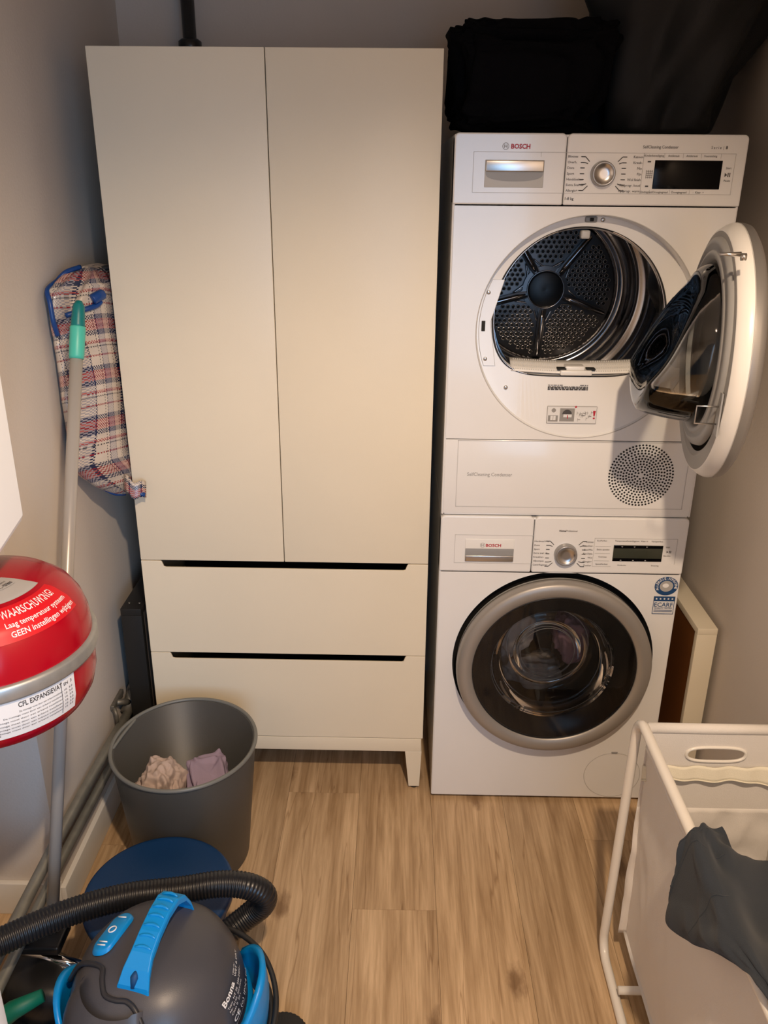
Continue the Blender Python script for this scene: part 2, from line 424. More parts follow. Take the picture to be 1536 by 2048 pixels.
struct(MB().box(XA-.1, XR+.1, YF-.1, YB+.1, ZC, ZC+.1), 'ceiling', CEIL)
struct(MB().box(XL, XL+.013, YA-.013, YB, 0, .085, .002), 'baseboard_left', BASEB)
struct(MB().box(XA+.013, XL+.0, YA-.013, YA, 0, .092, .002), 'baseboard_left', BASEB)
struct(MB().box(XL+.013, XR, YB-.013, YB, 0, .085, .002), 'baseboard_back', BASEB)
struct(MB().box(XR-.013, XR, YF, YB-.013, 0, .085, .002), 'baseboard_right', BASEB)

# recessed lamp above the camera (housing of the spot)
t = thing('ceiling_lamp', 'round white downlight fixed to the ceiling above the laundry floor', 'lamp', (LAMP.x, LAMP.y, ZC-.05))
MB().lathe([(.02, ZC), (.06, ZC), (.06, LAMP.z+.045), (.05, LAMP.z+.045), (.02, LAMP.z+.05)], (LAMP.x, LAMP.y, 0), 'z', 32).build('housing', ENAMEL2, t)

# ------------------------------------------------------------------ storage cabinet
CX0, CX1, CY0, CY1, CZ1 = -.752, -.026, .0345, .46, 1.8475
cab = thing('storage_cabinet', 'tall cream cabinet with two doors above two drawers beside the dryer', 'cabinet', ((CX0+CX1)/2, (CY0+CY1)/2, 0))
T = .018
mb = MB()
ys = CY0+T+.003
mb.box(CX0, CX0+T, ys, CY1, .17, CZ1).box(CX1-T, CX1, ys, CY1, .17, CZ1)
mb.box(CX0+T, CX1-T, ys, CY1, CZ1-T, CZ1).box(CX0+T, CX1-T, ys, CY1, .17, .17+T)
mb.box(CX0+T, CX1-T, CY1-.006, CY1, .17+T, CZ1-T)
mb.build('carcass', CABM, cab)
MB().box(CX0+T, CX1-T, ys+.10, CY1-.006, .700, .712).build('shelf', CABIN, cab)
for x0, x1 in ((CX0, -.3895), (-.3875, CX1)):
    d = MB().box(x0, x1, CY0, CY0+T, .7025, CZ1, .0012).build('door', CABM, cab)
for z0, z1 in ((.4345, .7), (.172, .4325)):
    prof = [(CX0, z0), (CX1, z0), (CX1, z1), (-.076, z1)]
    cut = [(-.079, z1-.004), (-.083, z1-.0155), (-.088, z1-.017), (-.690, z1-.017), (-.695, z1-.0155), (-.699, z1-.004), (-.702, z1)]
    prof += cut+[(CX0, z1)]
    prof2 = [(CX0, z0), (CX1, z0), (CX1, z1), (-.070, z1), (-.072, z1-.034), (-.706, z1-.034), (-.708, z1), (CX0, z1)]
    dr = MB().prism([(x, CY0, z) for x, z in prof], (0, .005, 0), 0).prism([(x, CY0+.005, z) for x, z in prof2], (0, T-.005, 0), 0).build('drawer', CABM, cab, bevel=.0010)
    b = MB().box(CX0+.03, CX1-.03, CY0+.16, CY1-.02, z0+.01, z0+.02)
    b.box(CX0+.03, CX1-.03, CY0+.45*0+.30, CY0+.31, z0+.02, z1-.05).build('drawer_box', DARKGAP, dr)
MB().box(CX0+.004, CX1-.004, CY0+.001, CY1-.005, .1275, .1695, .001).build('base_frame', CABM, cab)
for sx, xa, xb, xc, xd in ((1, -.074, CX1-.002, -.062, CX1-.006), (-1, CX0+.002, -.704, CX0+.006, -.716)):
    for y0, y1, ya, yb in ((CY0+.001, CY0+.05, CY0+.002, CY0+.034), (CY1-.055, CY1-.006, CY1-.04, CY1-.008)):
        vs = [(xa, y0, .1275), (xb, y0, .1275), (xb, y1, .1275), (xa, y1, .1275), (xc, ya, .008), (xd, ya, .008), (xd, yb, .008), (xc, yb, .008)]
        lg = MB().add(vs, [(0, 1, 2, 3), (7, 6, 5, 4), (0, 4, 5, 1), (1, 5, 6, 2), (2, 6, 7, 3), (3, 7, 4, 0)]).build('leg', CABM, cab, bevel=.001)
        MB().lathe([(.0, 0), (.012, 0), (.012, .008), (0, .008)], ((xc+xd)/2, (ya+yb)/2, 0), 'z', 16).build('foot', BLKRUB, lg)

# ------------------------------------------------------------------ shared machine bits
def logo(mb, cx, cz, r, y=-.0008):
    n = 24
    for ra, rb in ((r, r*.86),):
        vs = [(cx+ra*math.cos(2*PI*k/n), y, cz+ra*math.sin(2*PI*k/n)) for k in range(n)]+[(cx+rb*math.cos(2*PI*k/n), y, cz+rb*math.sin(2*PI*k/n)) for k in range(n)]
        mb.add(vs, [(k, (k+1) % n, n+(k+1) % n, n+k) for k in range(n)])
    h = r*.52
    for sx in (-1, 1): mb.box(cx+sx*r*.36-r*.09, cx+sx*r*.36+r*.09, y, y+.0005, cz-h, cz+h)
    mb.box(cx-r*.36, cx+r*.36, y, y+.0005, cz-r*.1, cz+r*.1)
def knob(parent, cx, cz, r):
    k = MB().lathe([(r*1.06, 0), (r*1.04, -.004), (r, -.014), (r*.97, -.0185), (r*.90, -.020), (r*.80, -.0185)], (cx, 0, cz), 'y', 48).build('knob', GREYL, parent)
    k.data.materials[0] = SILV
    MB().lathe([(r*.80, -.0185), (r*.76, -.0165), (r*.3, -.016), (.0001, -.016)], (cx, 0, cz), 'y', 48).build('knob_cap', STEEL, k)
    MB().lathe([(r*1.10, -.0005), (r*1.10, -.0022), (r*1.0, -.003)], (cx, 0, cz), 'y', 48).build('knob_gap', DARKGAP, k)
    return k
def ticks(mb, cx, cz, r):
    zs = [.78, .5, .22, 0-.04, -.32, -.58, -.84]
    for s_ in (-1, 1):
        for i, zz in enumerate([1.0, .66, .34, .0, -.34, -.66, -1.0]):
            z = cz+zz*r*1.32; xi = cx+s_*r*1.55; xo = xi+s_*.009
            mb.box(min(xi, xo), max(xi, xo), -.0009, -.0004, z-.0008, z+.0008)
            if abs(zz) > .5:
                a = Vector((xi, 0, z)); b = Vector((cx+s_*r*(1.18 if abs(zz) > .9 else 1.3), 0, cz+zz*r*(.95 if abs(zz) > .9 else 1.18)))
                d = (b-a); nn = Vector((-d.z, 0, d.x)).normalized()*.0008
                mb.add([a+nn+Vector((0, -.0009, 0)), a-nn+Vector((0, -.0009, 0)), b-nn+Vector((0, -.0009, 0)), b+nn+Vector((0, -.0009, 0))], [(0, 1, 2, 3)])
def panel_body(mb, x0, x1, z0, z1, r, y=0, depth=.03):
    # control panel front with rounded top corners and rounded top edge
    prof = [(x0, z0), (x1, z0)]
    for k in range(7): a = PI/2*k/6; prof.append((x1-r+r*math.cos(a), z1-r+r*math.sin(a)))
    for k in range(7): a = PI/2+PI/2*k/6; prof.append((x0+r+r*math.cos(a), z1-r+r*math.sin(a)))
    mb.prism([(x, y, z) for x, z in prof], (0, depth, 0), 0)
def shell(mb, x0, x1, z0, z1, y0, y1, t=.01):
    mb.box(x0, x0+t, y0, y1, z0, z1).box(x1-t, x1, y0, y1, z0, z1).box(x0+t, x1-t, y0, y1, z1-t, z1).box(x0+t, x1-t, y0, y1, z0, z0+t).box(x0+t, x1-t, y1-t, y1, z0+t, z1-t)

# ------------------------------------------------------------------ tumble dryer
DZ = .852
dry = thing('tumble_dryer', 'white tumble dryer with its round door open, stacked on the washing machine', 'tumble dryer', (.3, .3, DZ))
mb = MB(); shell(mb, 0, .598, DZ, 1.690, .0, .59, .006)
mb.build('body', ENAMEL, dry, bevel=.004)
RC = (.306, 1.292); RR = .244
mb = MB(); plate_hole(mb, .004, .594, 1.0425, 1.552, -.001, circ(*RC, RR, 120), hd=.0)
mb.build('front_panel', ENAMEL, dry)
# recess: wall deeper at the top than at the bottom
n = 120; vs = []
def recd(z): return .004+.028*max(0, min(1, (z-(1.292-.20))/.42))
for k in range(n):
    a = 2*PI*k/n; x = RC[0]+RR*math.cos(a); z = RC[1]+RR*math.sin(a); vs.append((x, -.001, z))
for k in range(n):
    a = 2*PI*k/n; x = RC[0]+(RR-.004)*math.cos(a); z = RC[1]+(RR-.004)*math.sin(a); vs.append((x, recd(z), z))
OC = (.291, 1.318); OR = .192
def opening(k, n=120, d=0):
    a = 2*PI*k/n; x = math.cos(a)*(OR+d); z = math.sin(a)*(OR+d)
    if z < 0:
        # flattened bottom
        lim = .128+d; z = -lim*(1-(1-min(1, (-z/(OR+d))))**1.55) if True else z
        x = x if abs(x) > 0 else x
        x = math.copysign((abs(math.cos(a))**.72)*(OR+d), math.cos(a)) if math.cos(a) else 0
    return (OC[0]+x, OC[1]+z)
for k in range(n): x, z = opening(k); vs.append((x, recd(z)+.001, z))
for k in range(n): x, z = opening(k, d=-.004); vs.append((x, recd(z)+.014, z))
fs = []
mb = MB()
for r_ in range(3): mb.add(vs[r_*n:(r_+2)*n], [(k, (k+1) % n, n+(k+1) % n, n+k) for k in range(n)], r_ != 1)
mb.build('door_recess', ENAMEL, dry)
# groove line around the recess and seal lip around the opening
MB().tube([(RC[0]+(RR)*math.cos(2*PI*k/n), -.0005, RC[1]+RR*math.sin(2*PI*k/n)) for k in range(n)], .0011, 6, True).build('recess_edge', LINEG, dry)
MB().tube([(opening(k)[0], recd(opening(k)[1])+.0005, opening(k)[1]) for k in range(n)], .0016, 6, True).build('door_seal', BLKRUB, dry)
MB().tube([(opening(k, d=-.0035)[0], recd(opening(k)[1])+.0005, opening(k)[1]) for k in range(n)], .0014, 6, True).build('opening_trim', CHROME, dry)
DCx, DCz = .291, 1.325
mb = MB(); mb.lathe([(.185, .050), (.262, .054), (.268, .075), (.268, .14), (.264, .145), (.264, .20), (.268, .205), (.268, .33), (.264, .336), (.268, .343), (.268, .375), (.266, .390), (.260, .403), (.250, .412), (.240, .415), (.232, .418), (.228, .428), (.226, .455), (.222, .470), (.212, .480), (.204, .486), (.198, .482), (.192, .488), (.188, .496)], (DCx, 0, DCz), 'y', 96)
mb.build('drum', DRUM, dry)
mb = MB(); mb.lathe([(opening_r, y) for opening_r, y in ((.186, .028), (.186, .051))], (DCx, 0, DCz), 'y', 64); mb.build('drum_seal', BLKRUB, dry)
bk = MB().lathe([(.190, .497), (.0001, .497)], (DCx, 0, DCz), 'y', 64).build('drum_back', DRUMD, dry)
# perforations: raised rings with dark holes in five sectors
arms = [math.radians(a) for a in (-93, -21, 51, 123, 195)]
rings = MB(); holes = MB(); dots = MB()
p = .0142; row = 0; z = -.185
while z < .185:
    x = -.19+(p/2 if row % 2 else 0)
    while x < .19:
        r_ = math.hypot(x, z); a = math.atan2(z, x)
        ok = .062 < r_ < .176
        for am in arms:
            da = (a-am+PI) % (2*PI)-PI
            if abs(r_*math.sin(da)) < .0155+.02*max(0, (.10-r_)/.05) and abs(da) < PI/2: ok = False
        if ok:
            c = (DCx+x, .4965, DCz+z); sg = 8
            v1 = [(c[0]+.0064*math.cos(2*PI*k/sg), c[1], c[2]+.0064*math.sin(2*PI*k/sg)) for k in range(sg)]
            v2 = [(c[0]+.0050*math.cos(2*PI*k/sg), c[1]-.003, c[2]+.0050*math.sin(2*PI*k/sg)) for k in range(sg)]
            v3 = [(c[0]+.0044*math.cos(2*PI*k/sg), c[1]-.001, c[2]+.0044*math.sin(2*PI*k/sg)) for k in range(sg)]
            rings.add(v1+v2+v3, [(k, (k+1) % sg, sg+(k+1) % sg, sg+k) for k in range(sg)]+[(sg+k, sg+(k+1) % sg, 2*sg+(k+1) % sg, 2*sg+k) for k in range(sg)], True)
            holes.add([(v[0], v[1]-.0001, v[2]) for v in v3], [tuple(range(sg))])
        x += p
    z += p*.866; row += 1
rings.build('perforation_rims', PERF, bk, kind='stuff'); holes.build('perforation_holes', DARKGAP, bk, kind='stuff')
# star with five arms and a hub
mb = MB(); sec = []
for i in range(5):
    a0 = arms[i]
    for q in range(24):
        a = a0+2*PI/5*q/24; da = min(q, 24-q)/24*2*PI/5
        R_ = min(.182, .0105/max(math.sin(da), 1e-4)) if da < .9 else .06
        R_ = max(R_, .058+.004*math.cos(da)); sec.append((DCx+R_*math.cos(a), DCz+R_*math.sin(a)))
m_ = len(sec)
mb.add([(x, .4845, z) for x, z in sec]+[(x, .497, z) for x, z in sec]+[(DCx, .482, DCz)], [(k, (k+1) % m_, m_+(k+1) % m_, m_+k) for k in range(m_)]+[(k, (k+1) % m_, 2*m_) for k in range(m_)])
star = mb.build('star_brace', DRUMD, bk)
for am in arms:
    MB().tube([(DCx+r_*math.cos(am), .484, DCz+r_*math.sin(am)) for r_ in (.055, .08, .12, .16, .176, .181)], [.003, .0065, .0065, .0065, .005, .001], 8).build('rib', DRUM, bk)
for k in range(5):
    am = arms[k]+PI/5; pts = []
    for q in range(25):
        d_ = (q/24-.5)*2*(PI/5-.13); rr_ = .057+.03*abs(q/12-1)**2.5 if abs(q/12-1) < .98 else .087
        pts.append((DCx+rr_*math.cos(am+d_), .490, DCz+rr_*math.sin(am+d_)))
    MB().tube(pts, .0025, 6).build('pressed_edge', DRUM, bk)
MB().lathe([(.050, .484), (.048, .477), (.044, .475), (.0001, .478)], (DCx, 0, DCz), 'y', 48).build('hub', BLK, bk)
MB().tube([(DCx+.0495*math.cos(2*PI*k/48), .480, DCz+.0495*math.sin(2*PI*k/48)) for k in range(48)], .0016, 6, True).build('hub_ring', DRUM, bk)
# drum paddle on the right
def pad(u, v):
    a = math.radians(-8+34*u); y = .08+.26*v; h = .055*math.sin(PI*u)**.8*math.sin(PI*min(1, max(0, v)))**.4
    r_ = .267-h; return (DCx+r_*math.cos(a), y, DCz+r_*math.sin(a))
MB().grid(pad, 16, 14).build('paddle', BLK, dry)
# lint filter strip
def filt(u, v):
    x = .147+.300*u; s_ = (u-.5)*2
    return (x, .010+.045*v, 1.196+.006*s_*s_-.000*v+.020*v)
f = MB().grid(filt, 30, 4).build('lint_filter', ENAMEL2, dry, solid=.003)
fm = MB()
for i in range(56):
    for j in range(4):
        u = .02+.96*(i+.5*(j % 2))/56.5; v = .12+.76*j/3.0
        if .36 < u < .62: continue
        a = Vector(filt(u, v)); fm.add([a+Vector((-.0017, -.0014, .0012)), a+Vector((0, -.0030, -.0012)), a+Vector((.0017, -.0014, .0012)), a+Vector((0, .0012, .0042))], [(0, 1, 2, 3)])
fm.build('filter_mesh', GREYL, f, kind='stuff')
MB().box(.258, .330, .004, .05, 1.192, 1.204, .003).build('filter_handle', ENAMEL2, f)
MB().box(.270, .314, .012, .045, 1.203, 1.212, .003).build('filter_latch', ENAMEL2, f)
for xx in (.252, .318): MB().box(xx, xx+.02, .010, .03, 1.2035, 1.2075, .001).build('filter_slot', DARKGAP, f)
# catch, screws, hinge plate
MB().box(.287, .313, .028, .038, 1.5195, 1.5315, .003).build('door_catch', GREYP, dry)
MB().box(.297, .305, .025, .030, 1.522, 1.529, .001).build('catch_pin', DARKGAP, dry)
MB().box(.283, .303, .036, .058, 1.485, 1.503, .004).build('lamp_cover', GREYL, dry)
pl = []
for k in range(13):
    a = math.radians(180-24+36*k/12*1.30-3); pl.append((RC[0]+.236*math.cos(a), RC[1]+.236*math.sin(a)))
hp = [(x, z) for x, z in pl]+[(pl[-1][0]+.026, pl[-1][1]), (pl[6][0]+.024, pl[6][1]), (pl[0][0]+.026, pl[0][1])]
def recy(x, z): return recd(z)
mb = MB(); mb.add([(x, recd(z)-.0022, z) for x, z in hp]+[(x, recd(z)+.001, z) for x, z in hp], [tuple(range(len(hp)))]+[(i, (i+1) % len(hp), len(hp)+(i+1) % len(hp), len(hp)+i) for i in range(len(hp))])
hpl = mb.build('hinge_cover', ENAMEL, dry)
MB().tube([(x, recd(z)-.0020, z) for x, z in hp], .0006, 5, True).build('cover_edge', LINEG, hpl)
MB().box(.0755, .0835, recd(1.3)-.0045, recd(1.3)-.0015, 1.288, 1.311, .001).build('latch_slot', DARKGAP, hpl)
for x, z in ((.088, 1.372), (.087, 1.227), (.325, 1.525), (.137, 1.163), (.451, 1.166)):
    y = recd(z)-.003
    sc = MB().lathe([(.0045, y+.004), (.0045, y), (.003, y-.001), (.0001, y-.001)], (x, 0, z), 'y', 16).build('screw', STEEL, dry)
# lower flap with grille
mb = MB(); mb.box(.004, .594, -.001, .006, DZ+.004, 1.0405, .0015); mb.build('lower_panel', ENAMEL, dry)
mb = MB(); x0, x1, z0, z1 = .034, .574, .874, 1.0385
for a, b in (((x0, z0), (x1, z0)), ((x0, z0), (x0, z1)), ((x1, z0), (x1, z1)), ((x0, z1), (x1, z1))):
    mb.box(min(a[0], b[0])-.0006, max(a[0], b[0])+.0006, -.0018, -.0005, min(a[1], b[1])-.0006, max(a[1], b[1])+.0006)
mb.build('flap_outline', LINEG, dry)
mb = MB(); G = (.467, .958)
for i in range(1, 12):
    r_ = .0066*i+.002; cnt = max(6, int(round(2*PI*r_/.0078/6))*6)
    for k in range(cnt):
        a = 2*PI*k/cnt+.3*i; x = G[0]+r_*math.cos(a); z = G[1]+r_*math.sin(a)
        mb.add([(x+.0025*math.cos(PI/4*q), -.0016, z+.0025*math.sin(PI/4*q)) for q in range(8)], [tuple(range(8))])
mb.build('grille_holes', DARKGAP, dry, kind='stuff')
# panel
pn = MB(); panel_body(pn, .0, .229, 1.5545, 1.692, .010, -.004, .05); pn.build('drawer_front', ENAMEL, dry, bevel=.003)
pn = MB(); panel_body(pn, .2305, .598, 1.5545, 1.692, .010, -.004, .05); cp = pn.build('control_panel', ENAMEL, dry, bevel=.003)
Y = -.0048
tank = MB().box(.064, .186, Y-.0005, Y+.004, 1.588, 1.641, .001).build('tank_drawer_handle', GREYL, dry)
MB().box(.065, .185, Y-.0045, Y, 1.6185, 1.6405, .002).build('handle_lip', STEEL, tank)
pts = [(.0655, 1.618), (.1845, 1.618)]+[(.125+.0595*math.cos(a), 1.618-.018*math.sin(a)**.6) for a in [PI*k/16 for k in range(1, 16)]]
MB().add([(x, Y-.0012, z) for x, z in pts], [tuple(range(len(pts)))]).build('handle_hollow', GREYP, tank)
mb = MB()
for a, b in (((.040, 1.578), (.575, 1.578)), ((.040, 1.578), (.040, 1.656)), ((.575, 1.578), (.575, 1.656)), ((.040, 1.656), (.575, 1.656)), ((.178, 1.648), (.178, 1.656))):
    mb.box(a[0]-.0004, b[0]+.0004, Y, Y+.001, a[1]-.0004, b[1]+.0004)
for x in (.407, .449, .49): vline(mb, x, 1.578, 1.586, Y, .0008)
for x in (.43, .468, .505, .545): vline(mb, x, 1.647, 1.656, Y, .0008)
vline(mb, .388, 1.578, 1.656, Y, .0008)
mb.build('panel_lines', LINEG, dry)
knob(dry, .307, 1.616, .0245)
MB().box(.412, .550, Y-.0006, Y+.003, 1.588, 1.643, .0008).build('display', DISP, dry)
mb = MB(); ticks(mb, .307, 1.616, .0245)
for v in mb.v: v.y = Y-.0002 if v.y > -.003 else v.y
yy = Y-.0003
def P(t, x, z, s_, **k): txt(mb, t, x, z, s_, yy, **k)
for i, s_ in enumerate(['Blouses', 'Overh.', 'Dons', 'Sport', 'Handdoeken', 'Extra Snel 40\'', 'Allergie+']): P(s_, .2335, 1.6465-.0109*i, .0068)
for i, s_ in enumerate(['Katoen', 'Kreuk-', 'Mix', 'Fijn', 'Wol finish', 'Tijdprogr. koud', 'Tijdprogr. warm']): P(s_, .3865, 1.6465-.0109*i, .0068, align='r')
P('SelfCleaning Condenser', .384, 1.665, .0082, width=.072); P('1-8 kg', .2335, 1.565, .0078, bold=.01)
P('S e r i e  |', .523, 1.665, .0078, width=.025); P('8', .552, 1.665, .0078, bold=.03)
for s_, x in (('Kinderbeveiliging', .389), ('Antikreuk', .437), ('Antikreuk', .474), ('Voorzichtig', .510)): P(s_, x, 1.6495, .0058)
for s_, x in (('Eindsignaal', .389), ('Droogtegraad', .414), ('Droogtegraad', .453), ('-  Klaar  +', .497)): P(s_, x, 1.580, .0056)
P('Start', .5585, 1.627, .0058); P('Pauze', .5575, 1.603, .0058)
mb.add([(.5575, yy, 1.620), (.5575, yy, 1.612), (.5625, yy, 1.616)], [(0, 1, 2)]); vline(mb, .5645, 1.612, 1.620, yy, .0016); vline(mb, .568, 1.612, 1.620, yy, .0016)
for z in (1.640, 1.593): mb.box(.397, .4035, yy, yy+.0005, z-.0012, z+.0012)
mb.build('printed_text', PRINT, cp, kind='stuff')
mb = MB()
for a in range(4): hline(mb, .396, .4095, 1.610+.004*a, yy, .0008)
for a in range(4): vline(mb, .3965+.004*a, 1.608, 1.624, yy, .0008)
mb.build('grid_icon', PRINTG, cp)
mb = MB(); txt(mb, 'BOSCH', .1155, 1.6625, .0125, yy, bold=.03, width=.039); mb.build('brand_lettering', PRINTR, cp)
mb = MB(); logo(mb, .1045, 1.6668, .0068, yy); mb.build('brand_emblem', PRINTG, cp)
mb = MB(); txt(mb, 'SelfCleaning Condenser', .058, .9515, .0125, -.0016, width=.106); mb.build('printed_text', PRINTG, dry, kind='stuff')
# rating text and instruction sticker
mb = MB(); yr = recd(1.163)-.0008
for r_ in range(4):
    x = .233
    while x < .322:
        wd = random.uniform(.003, .010)
        if r_ < 2 and .262 < x < .305 and r_ == 0: x += wd; continue
        mb.box(x, min(x+wd, .324), yr, yr+.0005, 1.169-.0035*r_, 1.1710-.0035*r_+(.0006 if r_ > 1 else -.0008)); x += wd+.0016
mb.build('rating_print', PRINT, dry, kind='stuff')
yr = recd(1.10)-.0012
st = MB().box(.2355, .3485, yr, yr+.0006, 1.0815, 1.1215).build('instruction_sticker', STICKW, dry)
mb = MB(); hline(mb, .2355, .3485, 1.1215, yr-.0003, .0009); hline(mb, .2355, .3485, 1.0815, yr-.0003, .0009); vline(mb, .2355, 1.0815, 1.1215, yr-.0003, .0009); vline(mb, .3485, 1.0815, 1.1215, yr-.0003, .0009)
mb.box(.2645, .298, yr-.0004, yr, 1.086, 1.117); mb.box(.238, .2605, yr-.0004, yr, 1.0855, 1.100)
mb.add([(.250+.005*math.cos(2*PI*k/16), yr-.0004, 1.112+.005*math.sin(2*PI*k/16)) for k in range(16)], [tuple(range(16))])
for k in range(16):
    x = .304+.0024*k+random.uniform(-.001, .001); z = 1.089+random.random()*.022
    if x < .337: mb.box(x, x+random.uniform(.002, .008), yr-.0004, yr, z, z+.0012); vline(mb, x, z-.004, z+.004, yr-.0004, .0007)
mb.build('sticker_drawing', PRINTG, st, kind='stuff')
mb = MB(); mb.box(.2435, .2490, yr-.0007, yr-.0004, 1.089, 1.099); mb.box(.2500, .2555, yr-.0007, yr-.0004, 1.089, 1.099); mb.box(.273, .292, yr-.0007, yr-.0004, 1.096, 1.105); mb.build('sticker_white', STICKW, st)
mb = MB(); mb.add([(.281+.011*math.cos(PI*k/12), yr-.0008, 1.103+.011*math.sin(PI*k/12)) for k in range(13)], [tuple(range(13))]); mb.build('sticker_black', PRINT, st)
mb = MB(); mb.add([(.340, yr-.0006, 1.112), (.3465, yr-.0006, 1.112), (.3445, yr-.0006, 1.099), (.342, yr-.0006, 1.099)], [(0, 1, 2, 3)]); mb.box(.341, .3455, yr-.0006, yr-.0002, 1.0925, 1.096)
mb.add([(.300, yr-.0006, 1.1235), (.303, yr-.0006, 1.1205), (.300, yr-.0006, 1.1175), (.297, yr-.0006, 1.1205)], [(0, 1, 2, 3)]); mb.box(.2815, .2835, yr-.001, yr-.0007, 1.093, 1.101); mb.build('warning_mark', PRINTR, st, kind='stuff')
# ---- open door
B = math.radians(-8); DV = Vector((math.sin(B), -math.cos(B), 0)); DN = Vector((math.cos(B), math.sin(B), 0)); UZ = Vector((0, 0, 1))
DR = .235; DC = Vector((.505, -.040, 1.300))+DV*DR
AX = (DV, UZ, DN)
def dp(a, b, c): return DC+DV*a+UZ*b+DN*c
door = MB().lathe([(.0001, .050), (.19, .052), (.222, .050), (DR-.002, .043), (DR, .036), (DR, .026)], DC, AX, 120).build('door', SILV, dry)
MB().lathe([(DR, .026), (DR, .020), (DR-.003, .013), (.224, .0015), (.221, .0005)], DC, AX, 120).build('inner_bevel', ENAMEL2, door)
MB().lathe([(.221, .0005), (.196, .0), (.186, .004)], DC, AX, 120, smooth=False).build('inner_frame', mat('door_inner_shaded', (.36, .355, .35), .55, spec=.2), door)  # white frame coloured grey: its grazing-light shade is put into the base colour
MB().tube([dp((DR)*math.cos(2*PI*k/120), DR*math.sin(2*PI*k/120), .026) for k in range(120)], .0009, 5, True).build('frame_joint', LINEG, door)
gp = []
def dring(k, n, r, flat):
    a = 2*PI*k/n; x = r*math.cos(a); z = r*math.sin(a)
    if z < 0: z = z*flat
    return x, z+.012
mb = MB(); n = 96; vs = []
for r_, c_ in ((.200, .003), (.198, -.005), (.186, -.009), (.178, -.003), (.174, -.009), (.166, -.011), (.158, -.004), (.153, .006)):
    for k in range(n): x, z = dring(k, n, r_, .93); vs.append(dp(x, z, c_))
mb.add(vs, [(r_*n+k, r_*n+(k+1) % n, (r_+1)*n+(k+1) % n, (r_+1)*n+k) for r_ in range(7) for k in range(n)], True)
mb.build('door_gasket', GREYP, door)
# glass bowl: deeper at the bottom, sloping face, with an inward pocket
vs = []; nr = 14
def bowl(r, a):
    x = r*math.cos(a); z = r*math.sin(a)
    zf = z*.93 if z < 0 else z
    edge = max(0, min(1, (.153-r)/.030)); e = 1-(1-edge)**2.4
    depth = .030+.085*max(0, min(1, (.11-zf)/.16))
    pocket = .030*math.exp(-((zf+.01)/.05)**2-((x-.03)/.085)**2)
    return dp(x, zf+.012, -(.004+depth*e)+pocket*e)
nn = 96
rs = [.153-.153*(q/nr)**.9*.0-.153*((q/nr)**1.5) for q in range(nr)]
for r_ in rs:
    for k in range(nn): vs.append(bowl(r_, 2*PI*k/nn))
vs.append(bowl(.0001, 0))
fs = [(q*nn+k, q*nn+(k+1) % nn, (q+1)*nn+(k+1) % nn, (q+1)*nn+k) for q in range(nr-1) for k in range(nn)]+[((nr-1)*nn+k, (nr-1)*nn+(k+1) % nn, nr*nn) for k in range(nn)]
MB().add(vs, fs, True).build('glass_bowl', GLASSB, door, solid=.004)
MB().lathe([(.152, .020), (.0001, .020)], DC, AX, 64).build('door_back_shell', mat('door_pane_grey', (.17, .16, .155), .3, .6), door)
# latch hook wire and top pin
MB().tube([dp(.20, .222-.03, -.0), dp(.20, .192, -.008)], .006, 10).build('pin_base', STEEL, door)
MB().tube([dp(.19, .195, -.006), dp(.19, .195, -.04)], [.0045, .002], 10).build('door_pin', STEEL, door)
MB().box(0, .001, 0, .001, 0, .001)
hk = MB(); a = [dp(.196, -.055, -.0), dp(.196, -.055, -.040), dp(.196, -.086, -.040), dp(.196, -.086, 0)]; hk.tube(a, .0016, 8); hk.build('latch_wire', STEEL, door)
hk = MB(); q = [dp(.185, -.105, -.001), dp(.207, -.105, -.001), dp(.207, -.03, -.001), dp(.185, -.03, -.001)]; hk.prism(q, DN*-.003, 0); hk.build('latch_plate', GREYP, door)
# hinge arms
MB().box(.50, .56, -.035, .012, 1.30, 1.36, .004).build('hinge', GREYL, dry)
MB().box(.50, .56, -.035, .012, 1.22, 1.28, .004).build('hinge', GREYL, dry)

# ------------------------------------------------------------------ washing machine
was = thing('washing_machine', 'white front-loading washing machine with a closed round grey-ringed door, under the dryer', 'washing machine', (.3, .3, 0))
mb = MB(); shell(mb, 0, .598, .012, .846, .0, .59, .006); mb.build('body', ENAMEL, was, bevel=.003)
WC = (.300, .446); WR = .2575
mb = MB(); plate_hole(mb, .003, .595, .014, .700, -.001, circ(*WC, WR, 120)); mb.build('front_panel', ENAMEL, was)
MB().lathe([(WR, -.001), (WR-.003, .006), (WR-.006, .026), (.19, .030), (.182, .030)], (WC[0], 0, WC[1]), 'y', 120).build('door_recess', DARKGAP, was)
MB().lathe([(.182, .030), (.182, .06), (.19, .08), (.19, .10), (.235, .105), (.24, .12), (.24, .44), (.0001, .45)], (WC[0], 0, WC[1]), 'y', 96).build('drum', DRUMD, was)
for hx in (.02, .54):
    for hy in (.05, .55): MB().lathe([(.0001, 0), (.022, 0), (.022, .006), (.012, .008), (.012, .012), (.0001, .012)], (hx+.02, hy, 0), 'z', 20).build('foot', BLKRUB, was)
pn = MB(); panel_body(pn, 0, .2255, .702, .850, .012, -.004, .05); pn.build('drawer_front', ENAMEL, was, bevel=.004)
pn = MB(); panel_body(pn, .227, .598, .702, .850, .012, -.004, .05); cp = pn.build('control_panel', ENAMEL, was, bevel=.004)
det = MB().box(.061, .181, Y-.0005, Y+.004, .731, .790, .001).build('detergent_drawer', ENAMEL2, was)
MB().box(.062, .180, Y-.0020, Y, .7475, .7655, .0005).build('handle_hollow', GREYP, det)
MB().box(.062, .180, Y-.0050, Y, .732, .7480, .002).build('handle_lip', STEEL, det)
mb = MB()
